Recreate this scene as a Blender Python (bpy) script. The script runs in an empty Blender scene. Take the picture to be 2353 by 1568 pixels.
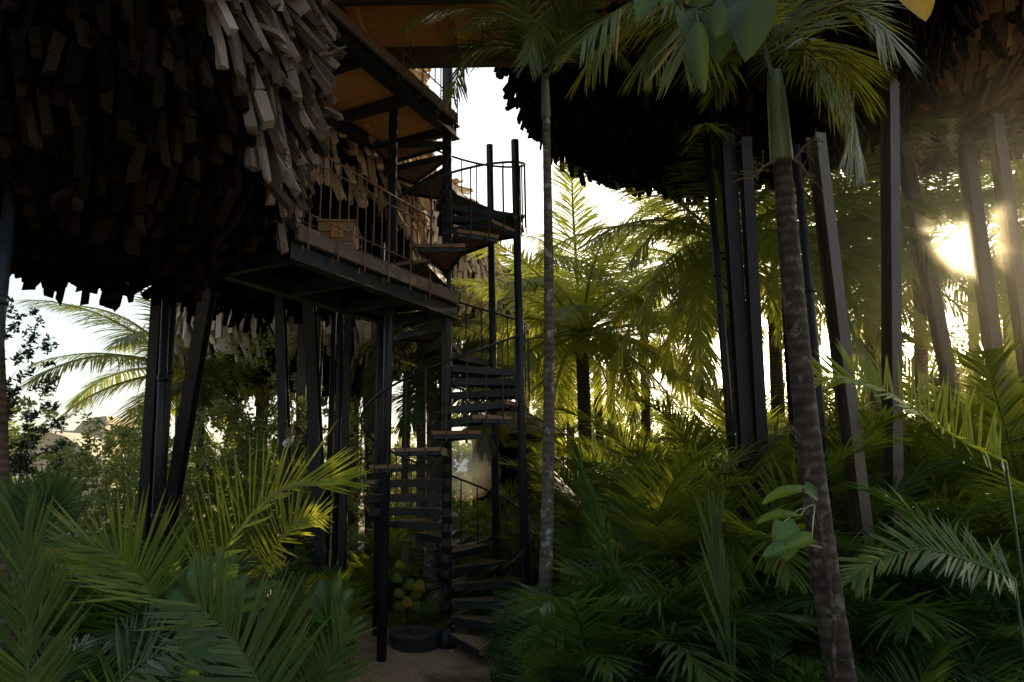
import bpy, math, random
from mathutils import Vector, Matrix, noise
R_ = math.radians
rnd = random.Random(7)
sc = bpy.context.scene
COL = sc.collection
V = Vector
UP = V((0, 0, 1))

# ------------------------------------------------------------------ camera
F, CXP, CYP, CZ = 1568.0, 1176.5, 784.0, 2.2
p_, r_ = R_(10.5), R_(-0.96)
fw = V((0, math.cos(p_), math.sin(p_)))
u0 = V((0, -math.sin(p_), math.cos(p_)))
RX = math.cos(r_) * V((1, 0, 0)) + math.sin(r_) * u0
UX = -math.sin(r_) * V((1, 0, 0)) + math.cos(r_) * u0
cam = bpy.data.cameras.new('camera')
cam.lens, cam.sensor_width = 36 * F / 2353.0, 36
cam.clip_end, cam.clip_start = 3000, 0.05
co = bpy.data.objects.new('camera', cam)
COL.objects.link(co)
m = Matrix.Identity(4)
for i in range(3):
    m[i][0], m[i][1], m[i][2] = RX[i], UX[i], -fw[i]
m[0][3], m[1][3], m[2][3] = 0, 0, CZ
co.matrix_world = m
sc.camera = co


def ray(u, v):
    return fw + RX * ((u - CXP) / F) - UX * ((v - CYP) / F)


def P(u, v, Y):
    d = ray(u, v)
    return V((0, 0, CZ)) + d * (Y / d.y)


def PZ(u, v, z):
    d = ray(u, v)
    return V((0, 0, CZ)) + d * ((z - CZ) / d.z)


def gauss(x, y, cx, cy, s):
    return math.exp(-((x - cx) ** 2 + (y - cy) ** 2) / (2 * s * s))


def H(x, y):
    return 1.25 * gauss(x, y, 5.0, 17.5, 3.2) + 0.5 * gauss(x, y, -7, 17, 4) + 0.35 * gauss(x, y, 7, 8, 2.5) \
        + 0.25 * gauss(x, y, -5, 8, 2)


# ------------------------------------------------------------------ tagging / linking
def tag(o, label=None, cat=None, group=None, kind=None):
    if label: o['label'] = label
    if cat: o['category'] = cat
    if group: o['group'] = group
    if kind: o['kind'] = kind
    return o


def empty(name, loc, label=None, cat=None, group=None, rz=0):
    o = bpy.data.objects.new(name, None)
    COL.objects.link(o)
    o.location = loc
    o.rotation_euler.z = rz
    o.empty_display_size = 0.1
    return tag(o, label, cat, group)


def put(name, me, parent=None, loc=None, rot=None, scale=None):
    o = bpy.data.objects.new(name, me)
    COL.objects.link(o)
    if parent: o.parent = parent
    if loc is not None: o.location = loc
    if rot is not None: o.rotation_euler = rot
    if scale is not None: o.scale = (scale, scale, scale)
    return o


class MB:
    """collects vertices and faces of ONE mesh; optional tone per vertex"""

    def __init__(s, org=None):
        s.v, s.f, s.t = [], [], []
        s.org = V(org) if org is not None else V((0, 0, 0))
        s.tone = 0.5

    def add(s, vs, fs):
        n = len(s.v)
        for q in vs:
            s.v.append(tuple(V(q) - s.org))
            s.t.append(s.tone)
        for f in fs: s.f.append(tuple(i + n for i in f))

    def hexa(s, q):  # 8 corners: bottom 4, top 4
        s.add(q, [(0, 3, 2, 1), (4, 5, 6, 7), (0, 1, 5, 4), (1, 2, 6, 5), (2, 3, 7, 6), (3, 0, 4, 7)])

    def box(s, lo, hi):
        a, b = V(lo), V(hi)
        s.hexa([(a.x, a.y, a.z), (b.x, a.y, a.z), (b.x, b.y, a.z), (a.x, b.y, a.z),
                (a.x, a.y, b.z), (b.x, a.y, b.z), (b.x, b.y, b.z), (a.x, b.y, b.z)])

    def bar(s, a, b, w, h, up=UP, jit=0.0, taper=1.0):
        a, b = V(a), V(b)
        t = (b - a).normalized()
        x = t.cross(up)
        if x.length < 1e-4: x = t.cross(V((1, 0, 0)))
        x.normalize()
        y = x.cross(t).normalized()
        q = []
        for pnt, k in ((a, 1.0), (b, taper)):
            for sx, sy in ((-1, -1), (1, -1), (1, 1), (-1, 1)):
                j = t * rnd.uniform(-jit, jit) * 2 + x * rnd.uniform(-jit, jit) * .4 + y * rnd.uniform(-jit, jit) * .4 if jit else V((0, 0, 0))
                q.append(pnt + x * (sx * w / 2 * k) + y * (sy * h / 2 * k) + j)
        s.add(q, [(0, 1, 2, 3), (7, 6, 5, 4), (0, 4, 5, 1), (1, 5, 6, 2), (2, 6, 7, 3), (3, 7, 4, 0)])

    def ibeam(s, a, b, w, h, up=UP, tf=0.014, tw=0.012):
        a, b = V(a), V(b)
        t = (b - a).normalized()
        x = t.cross(V(up)).normalized()
        y = x.cross(t).normalized()
        o = [(-w / 2, -h / 2), (w / 2, -h / 2), (w / 2, -h / 2 + tf), (tw / 2, -h / 2 + tf), (tw / 2, h / 2 - tf), (w / 2, h / 2 - tf),
             (w / 2, h / 2), (-w / 2, h / 2), (-w / 2, h / 2 - tf), (-tw / 2, h / 2 - tf), (-tw / 2, -h / 2 + tf), (-w / 2, -h / 2 + tf)]
        n = len(o)
        q = [a + x * i + y * j for i, j in o] + [b + x * i + y * j for i, j in o]
        fs = [(i, (i + 1) % n, (i + 1) % n + n, i + n) for i in range(n)]
        for k in (0, n):
            fs += [(k, k + 1, k + 2, k + 11), (k + 3, k + 4, k + 9, k + 10), (k + 5, k + 6, k + 7, k + 8), (k + 2, k + 3, k + 10, k + 11), (k + 4, k + 5, k + 8, k + 9)]
        s.add(q, fs)

    def tube(s, pts, rad, n=8, cap=True):
        pts = [V(q) for q in pts]
        if not isinstance(rad, (list, tuple)): rad = [rad] * len(pts)
        q = []
        ref = V((0.3, 0.9, 0.2)).normalized()
        for i, c in enumerate(pts):
            t = (pts[min(i + 1, len(pts) - 1)] - pts[max(i - 1, 0)])
            t = t.normalized() if t.length > 1e-9 else UP
            x = t.cross(ref)
            if x.length < .05: x = t.cross(V((1, 0, 0)))
            x.normalize()
            y = t.cross(x)
            for k in range(n):
                a = 2 * math.pi * k / n
                q.append(c + (x * math.cos(a) + y * math.sin(a)) * rad[i])
        fs = []
        for i in range(len(pts) - 1):
            for k in range(n):
                fs.append((i * n + k, i * n + (k + 1) % n, (i + 1) * n + (k + 1) % n, (i + 1) * n + k))
        if cap:
            fs.append(tuple(range(n - 1, -1, -1)))
            fs.append(tuple((len(pts) - 1) * n + k for k in range(n)))
        s.add(q, fs)

    def lathe(s, prof, c=(0, 0, 0), n=32, wob=0.0):
        c = V(c)
        q = []
        for r, z in prof:
            for k in range(n):
                a = 2 * math.pi * k / n
                rr = r * (1 + (rnd.uniform(-wob, wob) if wob else 0))
                q.append(c + V((rr * math.cos(a), rr * math.sin(a), z)))
        fs = []
        for i in range(len(prof) - 1):
            for k in range(n):
                fs.append((i * n + k, i * n + (k + 1) % n, (i + 1) * n + (k + 1) % n, (i + 1) * n + k))
        s.add(q, fs)

    def mesh(s, name, mat, smooth=False):
        me = bpy.data.meshes.new(name)
        me.from_pydata(s.v, [], s.f)
        at = me.attributes.new('tone', 'FLOAT', 'POINT')
        at.data.foreach_set('value', s.t)
        me.materials.append(mat)
        if smooth: me.polygons.foreach_set('use_smooth', [True] * len(me.polygons))
        me.update()
        return me

    def obj(s, name, mat, parent=None, smooth=False):
        o = put(name, s.mesh(name, mat, smooth), parent)
        if parent is None: o.location = s.org
        return o


# ------------------------------------------------------------------ materials
def mat(name):
    ma = bpy.data.materials.new(name)
    ma.use_nodes = True
    nt = ma.node_tree
    nt.nodes.clear()
    return ma, nt, nt.nodes.new('ShaderNodeOutputMaterial')


def N(nt, typ, **kw):
    n = nt.nodes.new(typ)
    for k, v in kw.items():
        if k.startswith('i_'):
            n.inputs[k[2:].replace('_', ' ')].default_value = v
        else:
            setattr(n, k, v)
    return n


def ramp(nt, fac, stops):
    n = nt.nodes.new('ShaderNodeValToRGB')
    cr = n.color_ramp
    while len(cr.elements) < len(stops): cr.elements.new(0.5)
    for e, (pos, c) in zip(cr.elements, stops):
        e.position = pos
        e.color = (*c, 1)
    nt.links.new(fac, n.inputs[0])
    return n.outputs[0]


def mixc(nt, a, b, fac, typ='MIX'):
    n = nt.nodes.new('ShaderNodeMix')
    n.data_type, n.blend_type = 'RGBA', typ
    for sock, val in ((n.inputs[6], a), (n.inputs[7], b), (n.inputs[0], fac)):
        if isinstance(val, (int, float)): sock.default_value = val
        elif isinstance(val, tuple): sock.default_value = (*val, 1)
        else: nt.links.new(val, sock)
    return n.outputs[2]


def nz(nt, scale, detail=4, vec=None, rough=.6):
    n = N(nt, 'ShaderNodeTexNoise')
    n.inputs['Scale'].default_value = scale
    n.inputs['Detail'].default_value = detail
    n.inputs['Roughness'].default_value = rough
    if vec is not None: nt.links.new(vec, n.inputs['Vector'])
    return n.outputs['Fac']


def objco(nt, scale=(1, 1, 1)):
    t = N(nt, 'ShaderNodeTexCoord')
    mp = N(nt, 'ShaderNodeMapping')
    mp.inputs['Scale'].default_value = scale
    nt.links.new(t.outputs['Object'], mp.inputs['Vector'])
    return mp.outputs[0]


def bsdf(nt, out, col, rough=.6, spec=.4, metal=0, bump=None, bstr=.3, bdist=.01):
    b = N(nt, 'ShaderNodeBsdfPrincipled')
    if isinstance(col, tuple): b.inputs['Base Color'].default_value = (*col, 1)
    else: nt.links.new(col, b.inputs['Base Color'])
    if isinstance(rough, (int, float)): b.inputs['Roughness'].default_value = rough
    else: nt.links.new(rough, b.inputs['Roughness'])
    b.inputs['Specular IOR Level'].default_value = spec
    b.inputs['Metallic'].default_value = metal
    if bump is not None:
        bn = N(nt, 'ShaderNodeBump')
        bn.inputs['Strength'].default_value = bstr
        bn.inputs['Distance'].default_value = bdist
        nt.links.new(bump, bn.inputs['Height'])
        nt.links.new(bn.outputs[0], b.inputs['Normal'])
    nt.links.new(b.outputs[0], out.inputs[0])
    return b


def wood(name, dark, mid, light, grain=(6, 6, 1.2), spec=.2):
    ma, nt, out = mat(name)
    tone = N(nt, 'ShaderNodeAttribute', attribute_name='tone').outputs['Fac']
    vec = objco(nt, grain)
    g = nz(nt, 7, 8, vec, .7)
    big = nz(nt, 1.6, 3, objco(nt))
    add = N(nt, 'ShaderNodeMath', operation='MULTIPLY_ADD')
    nt.links.new(g, add.inputs[0]); add.inputs[1].default_value = .55
    nt.links.new(tone, add.inputs[2])
    add2 = N(nt, 'ShaderNodeMath', operation='MULTIPLY_ADD')
    nt.links.new(big, add2.inputs[0]); add2.inputs[1].default_value = .35
    nt.links.new(add.outputs[0], add2.inputs[2])
    s = N(nt, 'ShaderNodeMath', operation='MULTIPLY'); s.inputs[1].default_value = .56
    nt.links.new(add2.outputs[0], s.inputs[0])
    c = ramp(nt, s.outputs[0], [(.18, dark), (.5, mid), (.82, light)])
    bsdf(nt, out, c, .85, spec, 0, g, .6, .012)
    return ma


M = {}
M['shingle'] = wood('weathered_timber', (.014, .009, .006), (.085, .068, .053), (.30, .265, .225))
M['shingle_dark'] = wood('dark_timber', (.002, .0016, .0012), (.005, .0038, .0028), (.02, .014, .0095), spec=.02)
M['shingle_tan'] = wood('tan_timber', (.26, .18, .10), (.56, .43, .28), (.76, .64, .46))
M['shingle_brown'] = wood('hazed_brown_shingle', (.04, .02, .008), (.11, .062, .026), (.2, .125, .06))  # brown lifted to put the sun haze into this pod's colour
M['shingle_pale'] = wood('pale_weathered_shingle', (.28, .24, .19), (.58, .52, .44), (.80, .74, .65))
M['deckwood'] = wood('deck_timber', (.03, .022, .016), (.13, .102, .08), (.27, .225, .18), (3, 3, 1))
M['treadwood'] = wood('tread_timber', (.06, .035, .018), (.20, .13, .075), (.38, .29, .2), (2, 9, 2))
M['softwood'] = wood('brown_timber', (.24, .11, .03), (.55, .29, .10), (.70, .43, .18), (1.2, 5, 5))
M['crate'] = wood('crate_timber', (.14, .09, .045), (.33, .22, .12), (.48, .35, .2), (1.5, 1.5, 7))

ma, nt, out = mat('dark_painted_steel')
n1 = nz(nt, 5, 5, objco(nt, (1, 1, .35)))
bsdf(nt, out, ramp(nt, n1, [(.3, (.008, .011, .015)), (.7, (.022, .026, .031))]), ramp(nt, n1, [(.3, (.32,) * 3), (.75, (.55,) * 3)]), .35, 0, nz(nt, 60, 3, objco(nt)), .08, .003)
M['steel'] = ma
ma, nt, out = mat('hazed_brown_steel')
n1 = nz(nt, 4, 5, objco(nt, (1, 1, .3)))
bsdf(nt, out, ramp(nt, n1, [(.3, (.035, .026, .018)), (.7, (.075, .058, .04))]), .42, .5)
M['steel_brown'] = ma  # lighter brown puts the sun haze into the right-hand legs
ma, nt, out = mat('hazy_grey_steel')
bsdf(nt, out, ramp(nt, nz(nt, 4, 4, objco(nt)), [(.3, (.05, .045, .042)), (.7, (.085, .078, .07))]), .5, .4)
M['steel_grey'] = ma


def leafmat(name, a, b, c, tr, fac=.35, rough=.42, spot=None):
    """a,b,c: dark to light base colours; tr: colour of the light that comes through"""
    ma, nt, out = mat(name)
    info = N(nt, 'ShaderNodeObjectInfo')
    tone = N(nt, 'ShaderNodeAttribute', attribute_name='tone').outputs['Fac']
    n1 = nz(nt, 3.0, 3, objco(nt))
    ad = N(nt, 'ShaderNodeMath', operation='MULTIPLY_ADD')
    nt.links.new(info.outputs['Random'], ad.inputs[0]); ad.inputs[1].default_value = .35
    ad2 = N(nt, 'ShaderNodeMath', operation='MULTIPLY_ADD')
    nt.links.new(n1, ad2.inputs[0]); ad2.inputs[1].default_value = .4
    nt.links.new(tone, ad.inputs[2])
    nt.links.new(ad.outputs[0], ad2.inputs[2])
    sb = N(nt, 'ShaderNodeMath', operation='SUBTRACT'); sb.inputs[1].default_value = .37
    nt.links.new(ad2.outputs[0], sb.inputs[0])
    stops = [(.12, a), (.5, b), (.86, c)]
    if spot: stops = [(.12, a), (.5, b), (.78, c), (.97, spot)]
    col = ramp(nt, sb.outputs[0], stops)
    bs = N(nt, 'ShaderNodeBsdfPrincipled')
    nt.links.new(col, bs.inputs['Base Color'])
    bs.inputs['Roughness'].default_value = rough
    bs.inputs['Specular IOR Level'].default_value = .45
    t = N(nt, 'ShaderNodeBsdfTranslucent')
    nt.links.new(mixc(nt, tr, col, .25), t.inputs['Color'])
    mx = N(nt, 'ShaderNodeMixShader')
    mx.inputs[0].default_value = fac
    nt.links.new(bs.outputs[0], mx.inputs[1]); nt.links.new(t.outputs[0], mx.inputs[2])
    nt.links.new(mx.outputs[0], out.inputs[0])
    return ma


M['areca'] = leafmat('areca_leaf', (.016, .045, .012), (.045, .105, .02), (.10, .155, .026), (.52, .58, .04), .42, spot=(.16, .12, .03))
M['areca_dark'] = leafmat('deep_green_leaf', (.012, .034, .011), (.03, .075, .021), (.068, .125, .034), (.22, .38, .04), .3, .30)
M['yellowfrond'] = leafmat('sunlit_frond_leaf', (.08, .15, .015), (.16, .25, .025), (.25, .31, .035), (.85, .85, .06), .55)
M['fresh'] = leafmat('fresh_green_leaf', (.014, .038, .009), (.034, .075, .017), (.068, .115, .024), (.26, .36, .03), .3, .46)
M['coconut'] = leafmat('coconut_leaf', (.035, .08, .016), (.10, .18, .035), (.2, .25, .05), (.92, .92, .14), .48, .4, spot=(.22, .15, .05))
M['adonidia'] = leafmat('smooth_palm_leaf', (.010, .028, .008), (.025, .06, .014), (.06, .10, .02), (.34, .30, .02), .3, .38, spot=(.2, .11, .02))
M['adonidia_light'] = leafmat('skylit_smooth_leaf', (.018, .045, .010), (.045, .095, .02), (.10, .15, .03), (.42, .38, .02), .38, .36, spot=(.3, .17, .02))  # lighter copy of the smooth leaf, sky light put into its colour
M['broad'] = leafmat('broad_leaf', (.015, .05, .012), (.035, .10, .02), (.07, .15, .03), (.22, .36, .04), .3, .35)
M['lime'] = leafmat('lime_leaf', (.05, .11, .012), (.09, .17, .02), (.15, .22, .03), (.4, .5, .04), .45, .35)
M['heart'] = leafmat('heart_leaf', (.008, .02, .008), (.016, .038, .013), (.04, .075, .024), (.24, .36, .04), .34, .5)
M['gold'] = leafmat('golden_leaf', (.22, .16, .02), (.36, .25, .02), (.45, .33, .04), (.85, .55, .03), .55, .45)
M['tree'] = leafmat('small_tree_leaf', (.07, .12, .05), (.16, .24, .09), (.25, .32, .12), (.65, .7, .15), .42, .42, spot=(.22, .11, .02))
M['treedark'] = leafmat('dark_tree_leaf', (.006, .014, .010), (.014, .032, .018), (.03, .055, .025), (.14, .18, .04), .2, .4)
M['groundleaf'] = leafmat('ground_cover_leaf', (.04, .10, .012), (.10, .18, .02), (.2, .24, .03), (.55, .5, .03), .4, spot=(.4, .28, .03))


def barkmat(name, dark, mid, light, ring=4.2, lich=0.0, rs=.2):
    ma, nt, out = mat(name)
    vec = objco(nt)
    w = N(nt, 'ShaderNodeTexWave', wave_type='BANDS', bands_direction='Z')
    w.inputs['Scale'].default_value = ring
    w.inputs['Distortion'].default_value = 1.6
    w.inputs['Detail'].default_value = 3
    nt.links.new(vec, w.inputs['Vector'])
    n = nz(nt, 9, 6, vec, .7)
    f = mixc(nt, n, w.outputs['Fac'], rs)
    c = ramp(nt, f, [(.25, dark), (.52, mid), (.8, light)])
    if lich:
        l = ramp(nt, nz(nt, 11, 4, vec, .65), [(.56, (0, 0, 0)), (.64, (1, 1, 1))])
        mlt = N(nt, 'ShaderNodeMath', operation='MULTIPLY'); mlt.inputs[1].default_value = lich
        nt.links.new(l, mlt.inputs[0])
        c = mixc(nt, c, (.30, .31, .29), mlt.outputs[0])
    bsdf(nt, out, c, .85, .25, 0, f, .45, .01)
    return ma


M['bark'] = barkmat('palm_bark', (.03, .022, .016), (.10, .078, .058), (.19, .155, .12))
M['bark_dark'] = barkmat('dark_palm_bark', (.008, .006, .005), (.04, .03, .023), (.12, .10, .08), 4.6, .25, .12)
M['bark_lichen'] = barkmat('lichen_bark', (.03, .026, .022), (.085, .072, .058), (.15, .13, .11), 4.5, .8, .15)
M['bark_grey'] = barkmat('grey_bark', (.06, .05, .04), (.16, .14, .115), (.26, .23, .19), 5, 0, .2)
ma, nt, out = mat('crownshaft')
bsdf(nt, out, ramp(nt, nz(nt, 4, 5, objco(nt, (6, 6, .6))), [(.3, (.05, .075, .026)), (.6, (.10, .125, .045)), (.85, (.15, .16, .07))]), .42, .4)
M['crownshaft'] = ma
ma, nt, out = mat('palm_fibre')
bsdf(nt, out, ramp(nt, nz(nt, 8, 6, objco(nt, (2, 2, .5))), [(.3, (.07, .035, .012)), (.7, (.28, .15, .05))]), .9, .1)
M['fibre'] = ma
ma, nt, out = mat('twig')
bsdf(nt, out, (.13, .095, .05), .8, .2)
M['twig'] = ma

ma, nt, out = mat('sandy_ground')
vec = objco(nt)
a_ = nz(nt, .9, 6, vec); b_ = nz(nt, 22, 8, vec, .75); c_ = nz(nt, 160, 3, vec)
col = ramp(nt, b_, [(.25, (.24, .165, .10)), (.5, (.48, .345, .22)), (.75, (.60, .46, .31))])
col = mixc(nt, col, (.05, .035, .02), ramp(nt, a_, [(.52, (0, 0, 0)), (.66, (.7, .7, .7))]))
hgt = mixc(nt, b_, c_, .4)
bsdf(nt, out, col, .95, .1, 0, hgt, .8, .03)
M['sand'] = ma
ma, nt, out = mat('dark_stone')
vec = objco(nt)
n1 = nz(nt, 14, 8, vec, .75)
bsdf(nt, out, ramp(nt, n1, [(.3, (.015, .015, .016)), (.55, (.05, .05, .05)), (.75, (.11, .11, .105))]), .85, .3, 0, n1, 1.0, .02)
M['stone'] = ma
ma, nt, out = mat('white_plastic')
bsdf(nt, out, (.72, .72, .70), .35, .5); M['white'] = ma
ma, nt, out = mat('black_glass')
bsdf(nt, out, (.01, .01, .012), .1, .6); M['black'] = ma
ma, nt, out = mat('pale_render')
bsdf(nt, out, ramp(nt, nz(nt, 1.5, 5, objco(nt)), [(.3, (.50, .43, .33)), (.7, (.66, .58, .46))]), .9, .2); M['pale'] = ma
ma, nt, out = mat('rusty_steel')
bsdf(nt, out, ramp(nt, nz(nt, 9, 6, objco(nt)), [(.35, (.06, .04, .028)), (.7, (.24, .13, .065))]), .55, .5); M['rust'] = ma
M['thatch'] = wood('grey_thatch', (.06, .055, .05), (.16, .15, .135), (.27, .25, .23), (8, 8, 1))

# ------------------------------------------------------------------ world and sun
AZ, EL = math.atan2(.657, .958), math.atan2(.318, math.hypot(.657, .958))
w = bpy.data.worlds.new('World')
sc.world = w
w.use_nodes = True
nt = w.node_tree
nt.nodes.clear()
wo = nt.nodes.new('ShaderNodeOutputWorld')
bg = nt.nodes.new('ShaderNodeBackground')
sky = nt.nodes.new('ShaderNodeTexSky')
sky.sky_type = 'NISHITA'
sky.sun_disc = False
sky.sun_elevation, sky.sun_rotation = EL, AZ
sky.air_density, sky.dust_density, sky.ozone_density = 1.0, 3.5, 1.0
bg.inputs[1].default_value = .42
tc = nt.nodes.new('ShaderNodeTexCoord')
dt = N(nt, 'ShaderNodeVectorMath', operation='DOT_PRODUCT')
dt.inputs[1].default_value = (math.sin(AZ) * math.cos(EL), math.cos(AZ) * math.cos(EL), math.sin(EL))
nt.links.new(tc.outputs['Generated'], dt.inputs[0])
ac = N(nt, 'ShaderNodeMath', operation='ARCCOSINE'); nt.links.new(dt.outputs['Value'], ac.inputs[0])


def halo(width, gain):
    a = N(nt, 'ShaderNodeMath', operation='MULTIPLY'); a.inputs[1].default_value = -1 / R_(width)
    nt.links.new(ac.outputs[0], a.inputs[0])
    b = N(nt, 'ShaderNodeMath', operation='EXPONENT'); nt.links.new(a.outputs[0], b.inputs[0])
    c = N(nt, 'ShaderNodeMath', operation='MULTIPLY'); c.inputs[1].default_value = gain
    nt.links.new(b.outputs[0], c.inputs[0])
    return c.outputs[0]


ha = N(nt, 'ShaderNodeMath', operation='ADD')
nt.links.new(halo(.7, 130), ha.inputs[0]); nt.links.new(halo(15, 4), ha.inputs[1])
hc = mixc(nt, (0, 0, 0), (1, .86, .58), ha.outputs[0]); nt.nodes[-1].clamp_factor = False
skc = mixc(nt, sky.outputs[0], (2.35, 2.42, 2.3), .5)
sk = mixc(nt, skc, hc, 1.0, 'ADD')
mr = N(nt, 'ShaderNodeMapRange', interpolation_type='SMOOTHSTEP')
nt.links.new(ac.outputs[0], mr.inputs[0])
mr.inputs[1].default_value, mr.inputs[2].default_value = R_(70), R_(115)
mr.inputs[3].default_value, mr.inputs[4].default_value = 1.0, .55
sk = mixc(nt, sk, mr.outputs[0], 1.0, 'MULTIPLY')
nt.links.new(sk, bg.inputs[0])
nt.links.new(bg.outputs[0], wo.inputs[0])
ld = bpy.data.lights.new('sun', 'SUN')
ld.energy, ld.angle, ld.color = 5.0, R_(.5), (1.0, .80, .50)
lo = bpy.data.objects.new('sun', ld)
COL.objects.link(lo)
SD = V((math.sin(AZ) * math.cos(EL), math.cos(AZ) * math.cos(EL), math.sin(EL)))
lo.rotation_euler = (-SD).to_track_quat('-Z', 'Y').to_euler()
lo.location = SD * 50

# ------------------------------------------------------------------ ground
g = MB()
xs = [-400, -200, -100, -60, -40] + [-30 + i for i in range(61)] + [40, 60, 100, 200, 400]
ys = [-60, -30, -15, -8] + [-4 + i * .8 for i in range(50)] + [40, 50, 70, 120, 250, 500]
for y in ys:
    for x in xs:
        near = 1 if abs(x) < 30 and -4 <= y < 36 else 0
        g.v.append((x, y, H(x, y) + near * .05 * (noise.noise(V((x * .7, y * .7, 0))))))
        g.t.append(.5)
nx = len(xs)
for j in range(len(ys) - 1):
    for i in range(nx - 1):
        g.f.append((j * nx + i, j * nx + i + 1, (j + 1) * nx + i + 1, (j + 1) * nx + i))
tag(g.obj('ground', M['sand'], smooth=True), 'brown sandy ground under the undergrowth', kind='structure')


# ------------------------------------------------------------------ foliage builders
def add_leaflet(mb, p, d, wv, L, W, droop, seg=3):
    """tapering strip from p along d, width vector wv, bending down by droop"""
    prof = (.55, 1.0, .8, 0.0) if seg == 3 else (.5, 1, 1, .7, 0)
    st = L / seg
    q, c, dd = [], V(p), V(d)
    n = len(mb.v)
    for i in range(seg + 1):
        k = prof[i] * W / 2
        if i == seg:
            q.append(c.copy())
        else:
            q += [c - wv * k, c + wv * k]
        dd = (dd + V((0, 0, -droop))).normalized()
        c = c + dd * st
    fs = [(2 * i, 2 * i + 1, 2 * i + 3, 2 * i + 2) for i in range(seg - 1)] + [(2 * seg - 2, 2 * seg - 1, 2 * seg)]
    mb.add(q, fs)


def frond_on(mb, pts, nrm, LL, W, n, a0=70, a1=22, lift=18, droop=.12, start=.18, rr=.012, jit=.08, sides=(-1, 1), tipk=.25, gone=0.03):
    """pts: rachis polyline; nrm: function(t, tangent)->up side of the frond; LL leaflet length"""
    m_ = len(pts)
    mb.tone = .62
    mb.tube(pts, [rr * (1 - .85 * i / (m_ - 1)) for i in range(m_)], 4)

    def at(t):
        x = t * (m_ - 1)
        i = min(int(x), m_ - 2)
        return pts[i].lerp(pts[i + 1], x - i), (pts[i + 1] - pts[i]).normalized()
    for k in range(n):
        t = start + (1 - start) * (k + .5) / n
        for sd in sides:
            if rnd.random() < gone: continue
            tt = min(.999, max(0, t + rnd.uniform(-.3, .3) / n))
            c, T = at(tt)
            Nn = nrm(tt, T)
            S = T.cross(Nn).normalized() * sd
            Nn = S.cross(T).normalized() * sd
            x = (t - start) / (1 - start)
            al = R_(a0 + (a1 - a0) * x + rnd.gauss(0, 5))
            be = R_(lift + rnd.gauss(0, 7))
            d = (T * math.cos(al) + (S * math.cos(be) + Nn * math.sin(be)) * math.sin(al)).normalized()
            pl = (.45 + .55 * math.sin(math.pi * min(1, x * 1.25 + .12))) if x < .75 else (1 - (x - .75) / .25 * (1 - tipk)) * .87
            pl = max(pl, tipk) * rnd.uniform(1 - jit, 1 + jit)
            wv = (d.cross(Nn)).normalized()
            mb.tone = min(1, max(0, .5 + rnd.gauss(0, .10) + .16 * (x - .5)))
            if rnd.random() < .03: mb.tone = 1.0
            add_leaflet(mb, c, d, wv, LL * pl, W * (.6 + .4 * pl), droop * rnd.uniform(.6, 1.5))


def arch(e0, bend, L, n=14, side=0.0, pw=1.0):
    pts = [V((0, 0, 0))]
    for i in range(n):
        t = (i + .5) / n
        e = R_(e0 - bend * t ** pw)
        y = side * t * t
        d = V((math.cos(e), y, math.sin(e))).normalized()
        pts.append(pts[-1] + d * L / n)
    return pts


def upn(t, T):
    s = T.cross(UP)
    if s.length < .05: s = V((0, -1, 0))
    return s.normalized().cross(T)


def variants(kind):
    out = []
    if kind == 'areca':
        for e0 in (82, 72, 60, 48, 34):
            for k in range(2):
                mb = MB()
                frond_on(mb, arch(e0, rnd.uniform(55, 85), 1.0, side=rnd.uniform(-.3, .3), pw=1.5), upn, .30, .0125, 62, 60, 22, rnd.uniform(12, 34), .10, .2, .008)
                out.append((e0, mb.mesh('areca_frond', M['areca'])))
    elif kind == 'areca_tall':
        for e0 in (82, 72, 60, 48, 34):
            for k in range(2):
                mb = MB()
                frond_on(mb, arch(e0, rnd.uniform(60, 95), 1.0, side=rnd.uniform(-.3, .3), pw=1.5), upn, .24, .0085, 84, 60, 22, rnd.uniform(5, 32), .13, .22, .006)
                out.append((e0, mb.mesh('arching_frond', M['areca'])))
    elif kind == 'areca_dark':
        for e0 in (80, 68, 54, 40, 20):
            for k in range(2):
                mb = MB()
                frond_on(mb, arch(e0, rnd.uniform(60, 95), 1.0, side=rnd.uniform(-.35, .35), pw=1.4), upn, .31, .0135, 58, 60, 22, rnd.uniform(0, 28), .12, .18, .008)
                out.append((e0, mb.mesh('dark_frond', M['areca_dark'])))
    elif kind == 'coconut':
        for e0 in (82, 68, 54, 40, 25, 10, -8, -28):
            for k in range(2):
                mb = MB()
                frond_on(mb, arch(e0, rnd.uniform(45, 70) if e0 > 20 else rnd.uniform(45, 60), 1.0, side=rnd.uniform(-.25, .25), pw=1.3), upn, .265, .0095, 92, 66, 24, 2, .13 + .05 * (e0 < 45), .13, .013, tipk=.35)
                out.append((e0, mb.mesh('coconut_frond', M['coconut'])))
    elif kind == 'adonidia':
        for e0 in (75, 55, 38, 20, 0):
            for k in range(2):
                mb = MB()
                frond_on(mb, arch(e0, rnd.uniform(75, 105), 1.0, side=rnd.uniform(-.2, .2), pw=1.2), upn, .36, .016, 74, 66, 26, rnd.uniform(-5, 35), .14, .12, .012, tipk=.45, jit=.14)
                out.append((e0, mb.mesh('smooth_frond', M['adonidia'])))
    return out


VAR = {k: variants(k) for k in ('areca', 'areca_tall', 'areca_dark', 'coconut', 'adonidia')}
VAR['fresh'] = []
for e0_, me_ in VAR['areca_dark']:
    m2 = me_.copy(); m2.name = 'fresh_frond'; m2.materials[0] = M['fresh']
    VAR['fresh'].append((e0_, m2))


def pick(kind, e):
    c = sorted(VAR[kind], key=lambda q: abs(q[0] - e) + rnd.uniform(0, 9))
    return c[0][1]


SUNLINE = ray(2196, 552).normalized()


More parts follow.
